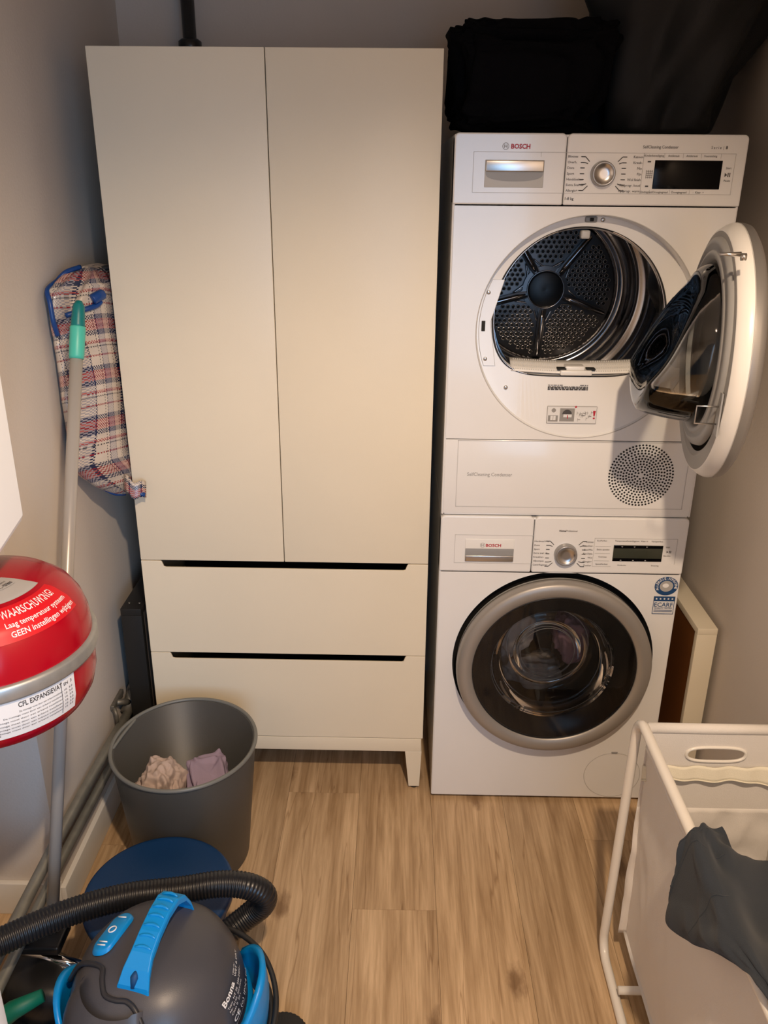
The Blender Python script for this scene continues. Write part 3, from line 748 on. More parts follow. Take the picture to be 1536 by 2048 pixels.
for a, b in (((.036, .726), (.226, .726)), ((.036, .726), (.036, .801)), ((.036, .801), (.226, .801)), ((.375, .722), (.375, .797)), ((.375, .722), (.42, .722)), ((.375, .797), (.575, .797)), ((.575, .73), (.575, .797))):
    mb.box(a[0]-.0004, b[0]+.0004, Y, Y+.001, a[1]-.0004, b[1]+.0004)
for z in (.776, .757, .737): hline(mb, .378, .415, z, Y-.0002, .0008)
mb.build('panel_lines', LINEG, was, kind='stuff')
knob(was, .307, .754, .027)
MB().box(.4225, .5425, Y-.0006, Y+.003, .7365, .7795, .0008).build('display', DISPG, was)
mb = MB(); mb.box(.424, .541, Y-.0012, Y-.0008, .772, .7785); mb.box(.424, .541, Y-.0012, Y-.0008, .7375, .745); mb.build('display_bars', DISP, was)
mb = MB()
for x in (.44, .47, .50): mb.add([(x, Y-.0016, .777), (x+.005, Y-.0016, .777), (x+.0025, Y-.0016, .7745)], [(0, 1, 2)]); mb.add([(x, Y-.0016, .739), (x+.005, Y-.0016, .739), (x+.0025, Y-.0016, .7415)], [(0, 1, 2)])
mb.build('display_marks', GREYL, was, kind='stuff')
mb = MB(); ticks(mb, .307, .754, .0255)
for v in mb.v: v.y = Y-.0002 if v.y > -.003 else v.y
for i, s_ in enumerate(['Handwas/Wol', 'Dons', 'Sport', 'Extra snel 15\'', 'Kreukher-', 'Afpompen', 'Centrifugeren']): P(s_, .2295, .785-.0105*i, .0062)
for i, s_ in enumerate(['Katoen', 'Kreukher-', 'Snel/Mix', 'Fijn/Zijde', 'Wol', 'Allergie+', 'Donker']): P(s_, .3725, .785-.0105*i, .0062, align='r')
P('Home', .287, .813, .0066, bold=.035, width=.016); P('Professional', .3035, .813, .0066, width=.027)
for s_, x in (('EcoPerfect', .381), ('Temperatuur', .424), ('Centrifugeren', .452), ('Klaar in', .487), ('Varioperfect', .512)): P(s_, x, .789, .0055)
for s_, z in (('Extra spoelen', .7655), ('Voorwas', .746), ('SpeedPerfect', .7265)): P(s_, .3975, z, .0056, align='c')
P('Kinderslot', .437, .7245, .005); P('Dosering', .519, .7245, .005); P('Start', .549, .774, .0052); P('Bijvullen', .546, .751, .0052)
mb.add([(.552, yy, .766), (.552, yy, .760), (.5565, yy, .763)], [(0, 1, 2)]); vline(mb, .559, .760, .766, yy, .0015); vline(mb, .562, .760, .766, yy, .0015)
mb.build('printed_text', PRINT, cp, kind='stuff')
mb = MB(); txt(mb, 'BOSCH', .1115, .7705, .0110, Y-.0008, bold=.03, width=.037); mb.build('brand_lettering', PRINTR, det)
mb = MB(); logo(mb, .1035, .7745, .0062, Y-.0009); mb.build('brand_emblem', PRINTG, det)
# stickers
mb = MB(); n = 40; mb.add([(.565+.029*math.cos(2*PI*k/n), -.0018, .669+.0255*math.sin(2*PI*k/n)) for k in range(n)], [tuple(range(n))]); s1 = mb.build('round_sticker', STICKB, was)
mb = MB(); mb.add([(.565+.0165*math.cos(2*PI*k/n), -.0024, .669+.0150*math.sin(2*PI*k/n)) for k in range(n)], [tuple(range(n))]); mb.build('sticker_disc', STICKG, s1)
mb = MB()
for k, ch in enumerate('ALLERGIE-HYGIENE'):
    a = math.radians(205-14.6*k); vs_, fs_, xa, xb = text_geo(ch, .009, .02)
    ca, sa = math.cos(a-PI/2), math.sin(a-PI/2); cx_, cz_ = .565+.0205*math.cos(a), .669+.0182*math.sin(a)
    mb.add([(cx_+(v[0]-(xa+xb)/2)*ca-v[1]*sa, -.0024, cz_+(v[0]-(xa+xb)/2)*sa+v[1]*ca) for v in vs_], fs_)
mb.build('sticker_lettering', PRINTW, s1)
mb = MB(); mb.add([(.565+.008*math.cos(2*PI*k/12)-.002, -.0028, .671+.006*math.sin(2*PI*k/12)) for k in range(12)], [tuple(range(12))]); mb.build('sticker_motif', PRINTW, s1)
s2 = MB().box(.539, .5905, -.0018, -.0012, .5915, .6400).build('square_sticker', STICKW, was)
mb = MB(); mb.box(.5385, .591, -.0024, -.0018, .6275, .6405)
for a, b in (((.539, .5915), (.5905, .5915)), ((.539, .5915), (.539, .64)), ((.5905, .5915), (.5905, .64)), ((.5425, .598), (.587, .598)), ((.5425, .602), (.587, .602))): mb.box(a[0]-.0006, b[0]+.0006, -.0024, -.0018, a[1]-.0006, b[1]+.0006)
mb.build('sticker_frame', STICKB, s2)
mb = MB(); txt(mb, 'ECARF', .5415, .6120, .0165, -.0025, bold=.01, width=.046); txt(mb, 'QUALITY TESTED', .5425, .6060, .0055, -.0025, bold=.02, width=.044); mb.build('sticker_lettering', STICKB, s2)
mb = MB()
for k in range(5):
    c_ = (.545+.0098*k, .634); mb.add([(c_[0]+(.0032 if q % 2 == 0 else .0014)*math.sin(PI*q/5), -.0029, c_[1]+(.0032 if q % 2 == 0 else .0014)*math.cos(PI*q/5)) for q in range(10)], [tuple(range(10))])
mb.build('sticker_stars', PRINTW, s2)
# service flap
mb = MB(); mb.tube([(.493+.076*math.cos(2*PI*k/64), -.0012, .090+.073*math.sin(2*PI*k/64)) for k in range(64)], .0008, 5, True); mb.build('service_flap', LINEG, was)
MB().box(.484, .501, -.0016, -.0008, .160, .1665).box(.486, .499, -.0022, -.0016, .1615, .165).build('flap_slot', GREYP, was)
# door: satin ring, smoked pane, clear bowl behind
c_ = (.299, 0, .444)
wd = MB().lathe([(.240, -.004), (.2475, -.016), (.2480, -.026), (.2465, -.040), (.242, -.046), (.225, -.0475), (.212, -.044), (.208, -.040), (.206, -.032)], c_, 'y', 120).build('door', RINGM, was)
MB().lathe([(.2485, -.017), (.2470, -.008), (.242, .0), (.20, .006)], c_, 'y', 120).build('door_rear_frame', GREYL, wd)
MB().lathe([(.2075, -.040), (.18, -.0415), (.12, -.043), (.0001, -.0435)], c_, 'y', 96).build('outer_pane', GLASSD, wd)
MB().tube([(c_[0]+.2075*math.cos(2*PI*k/96), -.0405, c_[2]+.2075*math.sin(2*PI*k/96)) for k in range(96)], .0012, 6, True).build('pane_edge', BLK, wd)
MB().lathe([(.206, -.036), (.175, -.026), (.158, -.014)], c_, 'y', 96).build('dark_surround', mat('smoke_plastic', (.022, .019, .018), .25), wd)
MB().lathe([(.158, -.014), (.153, .01), (.145, .045), (.125, .068), (.112, .074), (.100, .066), (.094, .060), (.088, .066), (.080, .084), (.065, .090), (.0001, .092)], (c_[0], 0, c_[2]-.004), 'y', 96).build('glass_bowl', GLASSC, wd)
for r_, y_, dx, dz in ((.154, .000, 0, 0), (.108, .070, -.0, .01), (.078, .084, .0, -.02), (.072, .084, .005, -.02)):
    MB().tube([(c_[0]+dx+r_*math.cos(2*PI*k/72), y_, c_[2]+dz+r_*math.sin(2*PI*k/72)) for k in range(72)], .0009, 6, True).build('bowl_ridge', GLASSC if False else GREYL, wd)

# ------------------------------------------------------------------ crumpled cloth
def crumple(name, c, size, m, seed, amp=.35, fold=7, nu=56, nv=36, flat=.0, rot=0, sharp=1.0, power=.8):
    off = Vector((seed*7.3, seed*3.1, seed*5.7)); cr_, sr_ = math.cos(rot), math.sin(rot)
    def fn(u, v):
        a = 2*PI*u; b = PI*(v-.5)
        ca, sa, cb, sb = math.cos(a), math.sin(a), math.cos(b), math.sin(b)
        sg = lambda t, e: math.copysign(abs(t)**e, t)
        d = Vector((sg(ca, power)*sg(cb, power), sg(sa, power)*sg(cb, power), sg(sb, power)))
        q = Vector((ca*cb, sa*cb, sb))
        nz = noise.fractal(q*1.3+off, 1.0, 2.0, 3)
        r1 = 1-abs(noise.noise(q*fold*.35+off+Vector((nz, nz, 0))*1.2))*2*sharp
        r2 = 1-abs(noise.noise(Vector((q.x*1.2, q.y*1.2, q.z*3))*fold*.4+off*2))*2
        s_ = 1+amp*(nz*.9+.35*(r1-.6)+.15*(r2-.6))
        x, y, z_ = d.x*size[0]*s_, d.y*size[1]*s_, d.z*size[2]*s_
        if z_ < -size[2]*(1-flat): z_ = -size[2]*(1-flat)
        return (c[0]+x*cr_-y*sr_, c[1]+x*sr_+y*cr_, c[2]+z_)
    return MB().grid(fn, nu, nv, cu=True).build(name, m, subd=1)
o = crumple('laundry', (.215, .19, .44), (.060, .06, .085), LAUNG, 3, .5, 9); tag(o, 'pale grey crumpled laundry at the left behind the washing machine glass', 'laundry', None)
o = crumple('laundry', (.390, .20, .415), (.050, .06, .070), LAUNM, 5, .5, 8); tag(o, 'mauve crumpled laundry at the right behind the washing machine glass', 'laundry', None)
o = crumple('laundry', (.30, .27, .262), (.085, .07, .045), LAUNG, 8, .5, 9); tag(o, 'grey laundry lying at the bottom behind the washing machine glass', 'laundry', None)

# ------------------------------------------------------------------ black textiles on top of the dryer
o = crumple('folded_bedding', (.166, .26, 1.692+.114), (.168, .16, .112), BLACKF, 14, .22, 9, 110, 70, .0, 0, 1, .42)
tag(o, 'large black folded fabric bundle on the dryer, next to the cabinet', 'bedding')
def sack(u, v):
    a = 2*PI*u; z = 1.694+.66*v
    k = min(1, .42+1.35*v) if v < .45 else 1.0
    cx_ = .488+.045*min(1, v*2); cy_ = .34
    rx = (.135+.080*min(1, v*2.0))*(1-.06*math.sin(v*9)); ry = .12+.09*min(1, v*2)
    fold = .10*math.sin(a*5+v*6)+.06*math.sin(a*9-v*11+1)+.10*noise.noise(Vector((math.cos(a)*1.5, math.sin(a)*1.5, v*5)))
    fold *= (1.15-.5*v)
    if v > .97: rx *= .6; ry *= .6
    if v == 0: rx *= .2; ry *= .2
    x = cx_+rx*math.cos(a)*(1+fold); x = min(x, XR-.006)
    return (x, cy_+ry*math.sin(a)*(1+fold), z)
o = MB().grid(sack, 96, 60, cu=True).build('nylon_sack', CHAR2, subd=1)
tag(o, 'dark grey nylon sack bulging upward on the right end of the dryer', 'bag')

# black standpipe behind the cabinet
t = thing('standpipe', 'black vertical pipe at the back wall, rising behind the cabinet', 'pipe', (-.664, .60, 0))
MB().tube([(-.664, .60, 0), (-.664, .60, ZC)], .0175, 20).build('pipe', BLK, t)
MB().lathe([(.0176, 1.905), (.026, 1.906), (.030, 1.912), (.030, 1.930), (.022, 1.936), (.0176, 1.936)], (-.664, .60, 0), 'z', 24).build('collar', BLK, t)
MB().lathe([(.0176, 2.06), (.021, 2.062), (.021, 2.082), (.0176, 2.084)], (-.664, .60, 0), 'z', 24).build('collar', BLK, t)

# ------------------------------------------------------------------ right: upright drawer-like board frame
t = thing('open_board_box', 'narrow off-white box with a brown side, standing between washing machine and right wall', 'box', (.69, .2, 0))
x0, x1, z1 = .662, .7125, .549
MB().box(x0, x1, 0, .5, z1-.018, z1, .001).build('top_board', SLABW, t)
MB().box(x0, x1, 0, .5, 0, .018, .001).build('bottom_board', SLABW, t)
MB().box(x0, x1, 0, .018, .018, z1-.018, .001).build('front_board', SLABW, t)
MB().box(x1-.012, x1, .018, .5, .018, z1-.018).build('back_board', SLABW, t)
MB().box(x0+.002, x0+.008, .018, .5, .018, z1-.018).build('brown_panel', BROWN, t)
# ------------------------------------------------------------------ left gap: black narrow shelf box
t = thing('black_shelf_box', 'black narrow box standing upright between the left wall and the cabinet', 'box', (-.80, .25, 0))
x0, x1, z1 = -.826, -.772, .552
MB().box(x0, x1, .05, .42, z1-.02, z1, .001).build('top_board', BLACKW, t)
MB().box(x0, x1, .05, .07, 0, z1-.02, .001).build('front_board', BLACKW, t)
MB().box(x0, x0+.01, .07, .42, 0, z1-.02).build('side_board', BLACKW, t)
MB().box(x1-.010, x1-.003, .07, .42, 0, z1-.02).build('taupe_panel', TAUPE, t)
mb = MB()
for (px, py) in ((-.812, .085), (-.785, .085)): MB().lathe([(.003, z1), (.003, z1+.0006), (.0001, z1+.0008)], (px, py, 0), 'z', 12).build('screw', STEEL, t)

# ------------------------------------------------------------------ heating gear in the left recess
for nm, x, z, r_, lb in (('heating_pipe', -.845, .238, .0125, 'upper grey metal pipe running low along the left wall'), ('heating_pipe', -.845, .178, .0110, 'lower grey metal pipe running low along the left wall')):
    o = MB().tube([(x, .21, z-.03), (x, -.1, z-.008), (x, -.45, z+.006), (x, -.75, z+.004), (x, -1.3, z)], r_, 16).build(nm, PIPEM); tag(o, lb, 'pipe', None)
t = thing('pipe_valve', 'dull metal valve fitting on the left wall at the end of the upper pipe', 'valve', (-.845, .08, .25))
MB().tube([(-.846, .06, .225), (-.842, .10, .25), (-.838, .125, .262)], [.017, .017, .017], 14).build('valve_body', VALVEM, t)
MB().tube([(-.838, .110, .257), (-.836, .128, .265)], [.021, .021], 14).build('union_nut', VALVEM, t)
MB().box(XL+.001, XL+.012, .0, .085, .268, .284, .003).build('bracket', VALVEM, t)
MB().tube([(-.858, .005, .276), (-.850, -.004, .255), (-.853, .0, .225)], [.006, .005, .0045], 10).build('lever', VALVEM, t)
MB().tube([(-.86, .03, .276), (-.845, .055, .262), (-.842, .07, .25)], [.008, .009, .008], 10).build('arm', VALVEM, t)

# expansion vessel
VX, VY, VZ, VR = -.750, -.742, .918, .166
ves = thing('expansion_vessel', 'red steel expansion vessel with a grey seam ring, hung in the left recess', 'expansion tank', (VX, VY, VZ-.13))
vprof = [(.0001, .118), (.030, .1175), (.060, .115), (.090, .109), (.116, .101), (.137, .085), (.150, .064), (.157, .040), (.159, .015), (.160, .0)]
MB().lathe([(r_, VZ+h) for r_, h in vprof], (VX, VY, 0), 'z', 96).build('upper_shell', RED, ves)
vlow = [(.160, .0), (.159, -.03), (.158, -.055), (.152, -.080), (.140, -.100), (.115, -.116), (.08, -.126), (.04, -.130), (.0001, -.131)]
MB().lathe([(r_, VZ+h) for r_, h in vlow], (VX, VY, 0), 'z', 96).build('lower_shell', RED, ves)
MB().lathe([(r_, VZ+h) for r_, h in ((.159, .013), (.165, .012), (.1665, .008), (.1665, -.008), (.165, -.012), (.159, -.013))], (VX, VY, 0), 'z', 96).build('seam_ring', GALV, ves)
MB().tube([(VX, VY, VZ+.115), (VX, VY, VZ+.138)], .012, 16).build('connector', GALV, ves)
MB().tube([(VX, VY, VZ+.130), (VX-.02, VY-.02, VZ+.150), (VX-.12, VY-.05, VZ+.155), (XA+.002, VY-.05, VZ+.155)], .008, 12).build('feed_pipe', GALV, ves)
MB().box(XA, VX-.15, VY-.02, VY+.02, VZ-.012, VZ+.012, .002).build('wall_bracket', GALV, ves)
class Surf:
    def __init__(s, c, prof): 
        s.c = Vector(c); s.P = [Vector((r_, h)) for r_, h in prof]; s.L = [0]
        for a, b in zip(s.P[:-1], s.P[1:]): s.L.append(s.L[-1]+(b-a).length)
    def at(s, ang, d, off=.0008):
        d = max(0, min(s.L[-1]-1e-6, d))
        for i in range(len(s.L)-1):
            if d <= s.L[i+1]: break
        t_ = (d-s.L[i])/(s.L[i+1]-s.L[i]); q = s.P[i].lerp(s.P[i+1], t_); tg = (s.P[i+1]-s.P[i]).normalized(); nrm = Vector((-tg.y, tg.x))
        if nrm.x < 0 and abs(nrm.x) > .05: nrm = -nrm
        if abs(nrm.x) <= .05 and nrm.y < 0 and s.up: nrm = -nrm
        q = q+nrm*off
        return s.c+Vector((q.x*math.cos(ang), q.x*math.sin(ang), q.y))
vs_up = Surf((VX, VY, VZ), vprof[::-1]); vs_up.up = True   # d from seam upward
vs_lo = Surf((VX, VY, VZ), vlow); vs_lo.up = False       # d from seam downward
def patch(surf, a0, d0, w_, h, R_, off=.0008, nu=24, nv=12, rot=0, round_=0):
    # flat rectangle (u right, v up) wrapped on the surface; centre angle a0, centre distance d0; R_ = radius turning u into an angle
    def fn(u, v):
        x, y = (u-.5)*w_, (v-.5)*h; xr, yr_ = x*math.cos(rot)-y*math.sin(rot), x*math.sin(rot)+y*math.cos(rot)
        return surf.at(a0+xr/R_, d0+yr_*surf.sg, off)
    return MB().grid(fn, nu, nv)
def stext(mb, surf, t, a0, d0, x, y, size, R_, bold=0, off=.0016, rot=0, width=None, align='l'):
    vs, fs, a, b = text_geo(t, size, bold, 2); sx = width/(b-a) if width else 1; o0 = -a*sx if align == 'l' else -(a+b)/2*sx
    out = []
    for vx, vy in vs:
        X, Y_ = x+o0+vx*sx, y+vy; xr, yr_ = X*math.cos(rot)-Y_*math.sin(rot), X*math.sin(rot)+Y_*math.cos(rot)
        out.append(surf.at(a0+xr/R_, d0+yr_*surf.sg, off))
    mb.add(out, fs)
vs_up.sg = 1; vs_lo.sg = -1
A0 = math.radians(-27)
st = patch(vs_up, A0+.02, .100, .150, .058, .15, .0010).build('warning_label', STICKR, ves)
mb = MB(); stext(mb, vs_up, 'WAARSCHUWING!', A0+.02, .100, -.062, .008, .0190, .15, .010, width=.118)
stext(mb, vs_up, 'Laag temperatuur systeem', A0+.02, .100, -.060, -.0080, .0125, .15, .008, width=.124)
stext(mb, vs_up, 'GEEN instellingen wijzigen', A0+.02, .100, -.056, -.0225, .0125, .15, .008, width=.126); mb.build('label_text', PRINTW, st)
st = patch(vs_up, A0+.02, .166, .118, .056, .12, .0007).build('grey_label', STICKG, ves)
mb = MB(); stext(mb, vs_up, '0,2 ... +10 litres', A0+.02, .166, -.020, .004, .010, .12, .02, width=.055); stext(mb, vs_up, 'Service: telefoon', A0+.02, .166, -.020, .014, .006, .12, 0, width=.05); stext(mb, vs_up, '________________', A0+.02, .166, -.020, .001, .006, .12, 0, width=.055); mb.build('label_text', PRINT, st)
patch(vs_up, A0-.52, .155, .040, .026, .11, .0014).build('blue_emblem', STICKB, st)
A0 = math.radians(-44)
st = patch(vs_lo, A0-.02, .046, .150, .064, .158, .0012).build('data_label', STICKW, ves)
mb = MB(); stext(mb, vs_lo, 'CFL EXPANSIEVAT', A0-.02, .046, -.018, .0185, .0120, .158, .02, width=.068); stext(mb, vs_lo, 'CE', A0-.02, .046, -.066, -.025, .016, .158, .02)
for r_ in range(6):
    stext(mb, vs_lo, 'De montage moet door een erkend installateur', A0-.02, .046, -.062+.022*max(0, 2-r_), .010-.0062*r_, .0042, .158, 0, width=.112-.022*max(0, 2-r_))
    stext(mb, vs_lo, '10  3.0', A0-.02, .046, .053, .010-.0062*r_, .0046, .158, .01, width=.016)
stext(mb, vs_lo, 'EN  3', A0-.02, .046, .053, .019, .007, .158, .02); mb.build('label_text', PRINT, st)
mb = MB(); q0 = [vs_lo.at(A0-.02+.048/.158, .046-v_*.001, .0018) for v_ in range(-28, 29, 4)]; mb.tube(q0, .0004, 4); mb.build('label_rule', PRINT, st)

# boiler casing (only its lower corner is in view)
t = thing('wall_boiler', 'white boiler casing, its lower corner in view above the red vessel', 'boiler', (-.88, -.95, 1.1))
x0, x1, y0, y1 = XA+.002, -.674, -1.02, -.700
vs = [(x0, y1, 1.117), (x1, y1, 1.117), (x1, y0, 1.045), (x0, y0, 1.045), (x0, y1, 1.85), (x1, y1, 1.85), (x1, y0, 1.85), (x0, y0, 1.85)]
MB().add(vs, [(0, 1, 2, 3), (7, 6, 5, 4), (0, 4, 5, 1), (1, 5, 6, 2), (2, 6, 7, 3), (3, 7, 4, 0)]).build('casing', BOILW, t, bevel=.012)
# white panel at the lower left corner
o = MB().box(-1.00, -.682, -1.035, -1.000, 0, .62, .004).build('leaning_panel', BOILW); tag(o, 'white panel edge at the bottom left corner of the view', 'panel')

# ------------------------------------------------------------------ mop
mp = thing('mop', 'mop with grey pole and teal grip cap leaning against the left wall corner', 'mop', (-.868, -.50, 0))
b0 = Vector((-.802, -.610, .172)); t0 = Vector((-.757, -.165, 1.347)); dr_ = (t0-b0)
q = lambda s_: b0+dr_*s_
MB().tube([q(0), q(.93)], .0125, 20).build('pole', MOPP, mp)
MB().tube([q(.925), q(.93), q(.975), q(.977)], [.0140, .0150, .0155, .0145], 20).build('grip', TEALL, mp)
MB().tube([q(.975), q(.98), q(.995), q(1.01), q(1.018)], [.0140, .0140, .0130, .0115, .006], 20).build('end_cap', TEAL, mp)
MB().box(-.86, -.77, -.66, -.59, .150, .172, .006).build('mop_head', BLK, mp)
# green broom
gb = thing('dustpan_brush', 'green plastic brush lying on the floor at the bottom left', 'brush', (-.87, -.72, 0))
MB().tube([(-.96, -.83, .045), (-.88, -.795, .10), (-.82, -.765, .135), (-.77, -.745, .15)], [.022, .021, .018, .012], 14).build('handle', GREEN, gb)
MB().box(-1.04, -.93, -.86, -.80, .012, .045, .006).build('brush_head', GREEN, gb)
MB().box(-1.035, -.935, -.855, -.805, 0, .014).build('bristles', BLKRUB, gb)

# ------------------------------------------------------------------ checked shopping bag stuffed beside the cabinet
def bagf(u, v):
    a = 2*PI*u; z = .865+.550*v
    cx_ = -.812; rx = .052
    s_ = min(1, v/.22); tp = min(1, (1-v)/.05)
    yf = .035-.135*s_**.7            # front reach at the wall side
    ry = .17; cyb = yf+ry
    if v < .16: rx *= .25+.75*(v/.16)**.5
    if v > .86:
        t_ = (v-.86)/.14; c_ = max(.02, (1-t_**2.6))**.5; ry *= .25+.75*c_; rx *= c_ if t_ > .6 else 1; cyb = yf+.17*(1-.0*c_)
        z -= .012*t_*math.exp(-((math.cos(a)+.35)/.22)**2)
    sg = lambda t_, e: math.copysign(abs(t_)**e, t_)
    x = cx_+rx*sg(math.cos(a), .55); y = cyb+ry*sg(math.sin(a), .55)
    fr = max(0, -math.sin(a))
    y += (x-cx_+.04)*1.05*fr+(.0 if v > .5 else 0)
    x += (1-s_)*.030
    w_ = noise.noise(Vector((x*16, z*7, 1.5)))*.010+noise.noise(Vector((x*38, z*22, 4.5)))*.007
    w_ += (.5-abs(noise.noise(Vector((x*20+z*14, z*20-x*9, 9.5)))))*.007
    # opening fold at upper part
    w_ += .030*math.exp(-((x+.822-(z-1.33)*.35)/.010)**2)*max(0, min(1, (z-1.27)/.04))
    y += w_*fr
    x = max(x, XL+.0035); x = min(x, CX0-.0035) if y > CY0-.01 else min(x, CX0+.01)
    return (x, y, z)
bag = thing('checked_shopping_bag', 'checked red, blue and white woven carrier bag wedged between left wall and cabinet', 'bag', (-.81, .1, .865))
MB().grid(bagf, 120, 110, cu=True, uvf=lambda u, v: (u*.52+.010*math.sin(v*9), (lambda p_: p_[2]+.21*p_[1]-.25*p_[0])(bagf(u, v)))).build('bag_body', PLAID, bag)
MB().add([bagf(k/40, 1) for k in range(40)], [tuple(range(40))]).build('bag_top', PLAID, bag)
BLT = mat('blue_piping', (.005, .05, .22), .35)
def onbag(u, v, off=.004):
    p_ = Vector(bagf(u, v)); return p_+Vector((.001, -off, .001))
pp = [onbag(.57+.0*k, 0.95, .006) for k in range(1)]
MB().tube(smooth_path([onbag(.555, .955), onbag(.59, .985), onbag(.63, 1.0, .006)], 5), .0055, 8).build('piping', BLT, bag)
MB().tube(smooth_path([onbag(.555, .955), onbag(.62, .93), onbag(.67, .89), onbag(.685, .82), onbag(.69, .76)], 5), .0055, 8).build('piping', BLT, bag)
MB().tube(smooth_path([onbag(.73, .83), onbag(.78, .85), onbag(.85, .86), onbag(.90, .875)], 5), .006, 8).build('piping', BLT, bag)
MB().tube(smooth_path([onbag(.83, .885, .007), onbag(.88, .895, .009), onbag(.93, .90, .007)], 5), .012, 8).build('handle', BLT, bag)
MB().tube(smooth_path([onbag(.62, .06), onbag(.68, .02), onbag(.74, .0, .003)], 5), .003, 8).build('piping', BLT, bag)
fp = MB().grid(lambda u, v: (-.765+.050*u, .022-.012*v-.016*math.sin(PI*u), .935-.05*u*.4-.038*v+.005*math.sin(u*9)), 10, 6, uvf=lambda u, v: (u*.06, v*.05)).build('side_flap', PLAID, bag, solid=.003)
MB().tube([(-.735, .006, .893), (-.715, .006, .889)], .0055, 8).build('piping', BLT, bag)
o = MB().tube([(-.775+.022*math.cos(2*PI*k/24), .10, 1.395+.013*math.sin(2*PI*k/24)) for k in range(24)], .006, 8, True)
o.tube([(-.775+.022*math.cos(2*PI*k/24), .115, 1.385+.013*math.sin(2*PI*k/24)) for k in range(24)], .006, 8, True)
o = o.build('cable_coil', BLKRUB); tag(o, 'small black cable loop on top of the checked bag beside the cabinet', 'cable')

# ------------------------------------------------------------------ waste bin with cloths
BC = (-.612, -.212); BH = .34
bn = thing('waste_bin', 'round dark grey plastic waste bin in front of the cabinet', 'waste bin', (BC[0], BC[1], 0))
sxb, syb = 1.0, 1.04
mb = MB().lathe([(.0001, 0), (.136, 0), (.139, .004), (.170, BH-.012), (.167, BH-.004), (.163, BH-.006), (.1345, .008), (.0001, .008)], (0, 0, 0), 'z', 80)
for v in mb.v: v.x = BC[0]+v.x*sxb; v.y = BC[1]+v.y*syb
mb.build('body', BIN, bn)
rim = []
for k in range(96):
    a = 2*PI*k/96; dz = -.022*math.exp(-(((a-PI*1.0+PI) % (2*PI)-PI)/.20)**4)*0
    rim.append((BC[0]+.1705*math.cos(a), BC[1]+.1705*syb*math.sin(a), BH-.004))
MB().tube(rim, .0048, 10, True).build('rim', BINR, bn)
hp_ = []
for k in range(13):
    a = math.radians(148+44*k/12); hp_.append((BC[0]+(.172-.013*math.sin(PI*k/12)**.5)*math.cos(a), BC[1]+(.172-.013*math.sin(PI*k/12)**.5)*syb*math.sin(a), BH-.006))
MB().tube(hp_, .0042, 8).build('grip_lip', BINR, bn)
def sheet(name, c, fn, m, lab, nu=40, nv=40, solid=.003):
    o = MB().grid(fn, nu, nv).build(name, m, solid=solid); return tag(o, lab, 'cloth')
o = crumple('cloth', (-.674, -.250, .195), (.055, .065, .085), BEIG, 21, .45, 10, 70, 50); tag(o, 'beige pink crumpled cloth inside the grey waste bin', 'cloth')
o = crumple('cloth', (-.556, -.222, .175), (.056, .085, .075), LAV, 25, .28, 6, 70, 50, power=.45, rot=.3); tag(o, 'lavender folded cloth inside the grey waste bin', 'cloth')

# ------------------------------------------------------------------ blue round lid
LC = Vector((-.600, -.534, 0)); t = thing('lidded_tub', 'dark blue round tub with a flat lid, between waste bin and vacuum cleaner', 'tub', LC)
MB().lathe([(.0001, 0), (.115, 0), (.119, .004), (.146, .186), (.0001, .186)], LC, 'z', 64).build('tub_body', BLUED, t)
MB().lathe([(.146, .178), (.153, .178), (.156, .182), (.157, .194), (.155, .199), (.150, .201), (.142, .1995), (.10, .201), (.0001, .2015)], LC, 'z', 80).build('lid', BLUED, t)

# ------------------------------------------------------------------ vacuum cleaner
VC = Vector((-.512, -.835, 0))
vac = thing('vacuum_cleaner', 'blue and grey wet-dry vacuum cleaner at the bottom left with a black hose', 'vacuum cleaner', VC)
MB().lathe([(.0001, .05), (.134, .05), (.141, .06), (.149, .20), (.150, .225), (.0001, .225)], VC, 'z', 64).build('tank', BLUE, vac)
MB().lathe([(.150, .215), (.158, .218), (.162, .232), (.160, .246), (.152, .250)], VC, 'z', 64).build('collar', BLUE, vac)
dprof = [(.156, .238), (.156, .262), (.152, .292), (.145, .322), (.133, .350), (.115, .373), (.090, .389), (.062, .398), (.032, .402), (.0001, .404)]
def domep(a, i):
    r_, z_ = dprof[i]
    # flattened shoulders: slightly squarish towards the front, scooped at both sides of the motor housing
    k = 1+.025*math.cos(2*(a+PI/2))-.03*max(0, math.cos(a*4))*(1 if .2 < i/9 < .8 else 0)*.5
    return VC+Vector((r_*k*math.cos(a), r_*k*math.sin(a), z_))
vs = [domep(2*PI*k/96, i) for i in range(len(dprof)) for k in range(96)]
MB().add(vs, [(i*96+k, i*96+(k+1) % 96, (i+1)*96+(k+1) % 96, (i+1)*96+k) for i in range(len(dprof)-1) for k in range(96)], True).build('motor_housing', VACG, vac)
vsf = Surf(VC, dprof); vsf.up = True; vsf.sg = 1
# dark contour and front shield
def vband(a0, d0, pts, m, nm, r_=.0035, par=None):
    return MB().tube(smooth_path([vsf.at(math.radians(a), d, .0015) for a, d in pts], 6), r_, 8).build(nm, m, par or vac)
vband(0, 0, [(184, .08), (190, .135), (200, .165), (214, .180), (226, .172), (238, .160), (250, .160), (262, .162), (272, .148), (279, .115), (284, .05)], VACD, 'shield_groove', .0045)
def shf(u, v):
    a = math.radians(207+70*u); d = (.150-.016*math.sin(PI*u))*v; 
    return vsf.at(a, d, .002+.016*math.sin(PI*u)**.4*(1-.15*v))
MB().grid(shf, 30, 12).build('front_shield', VACG, vac)
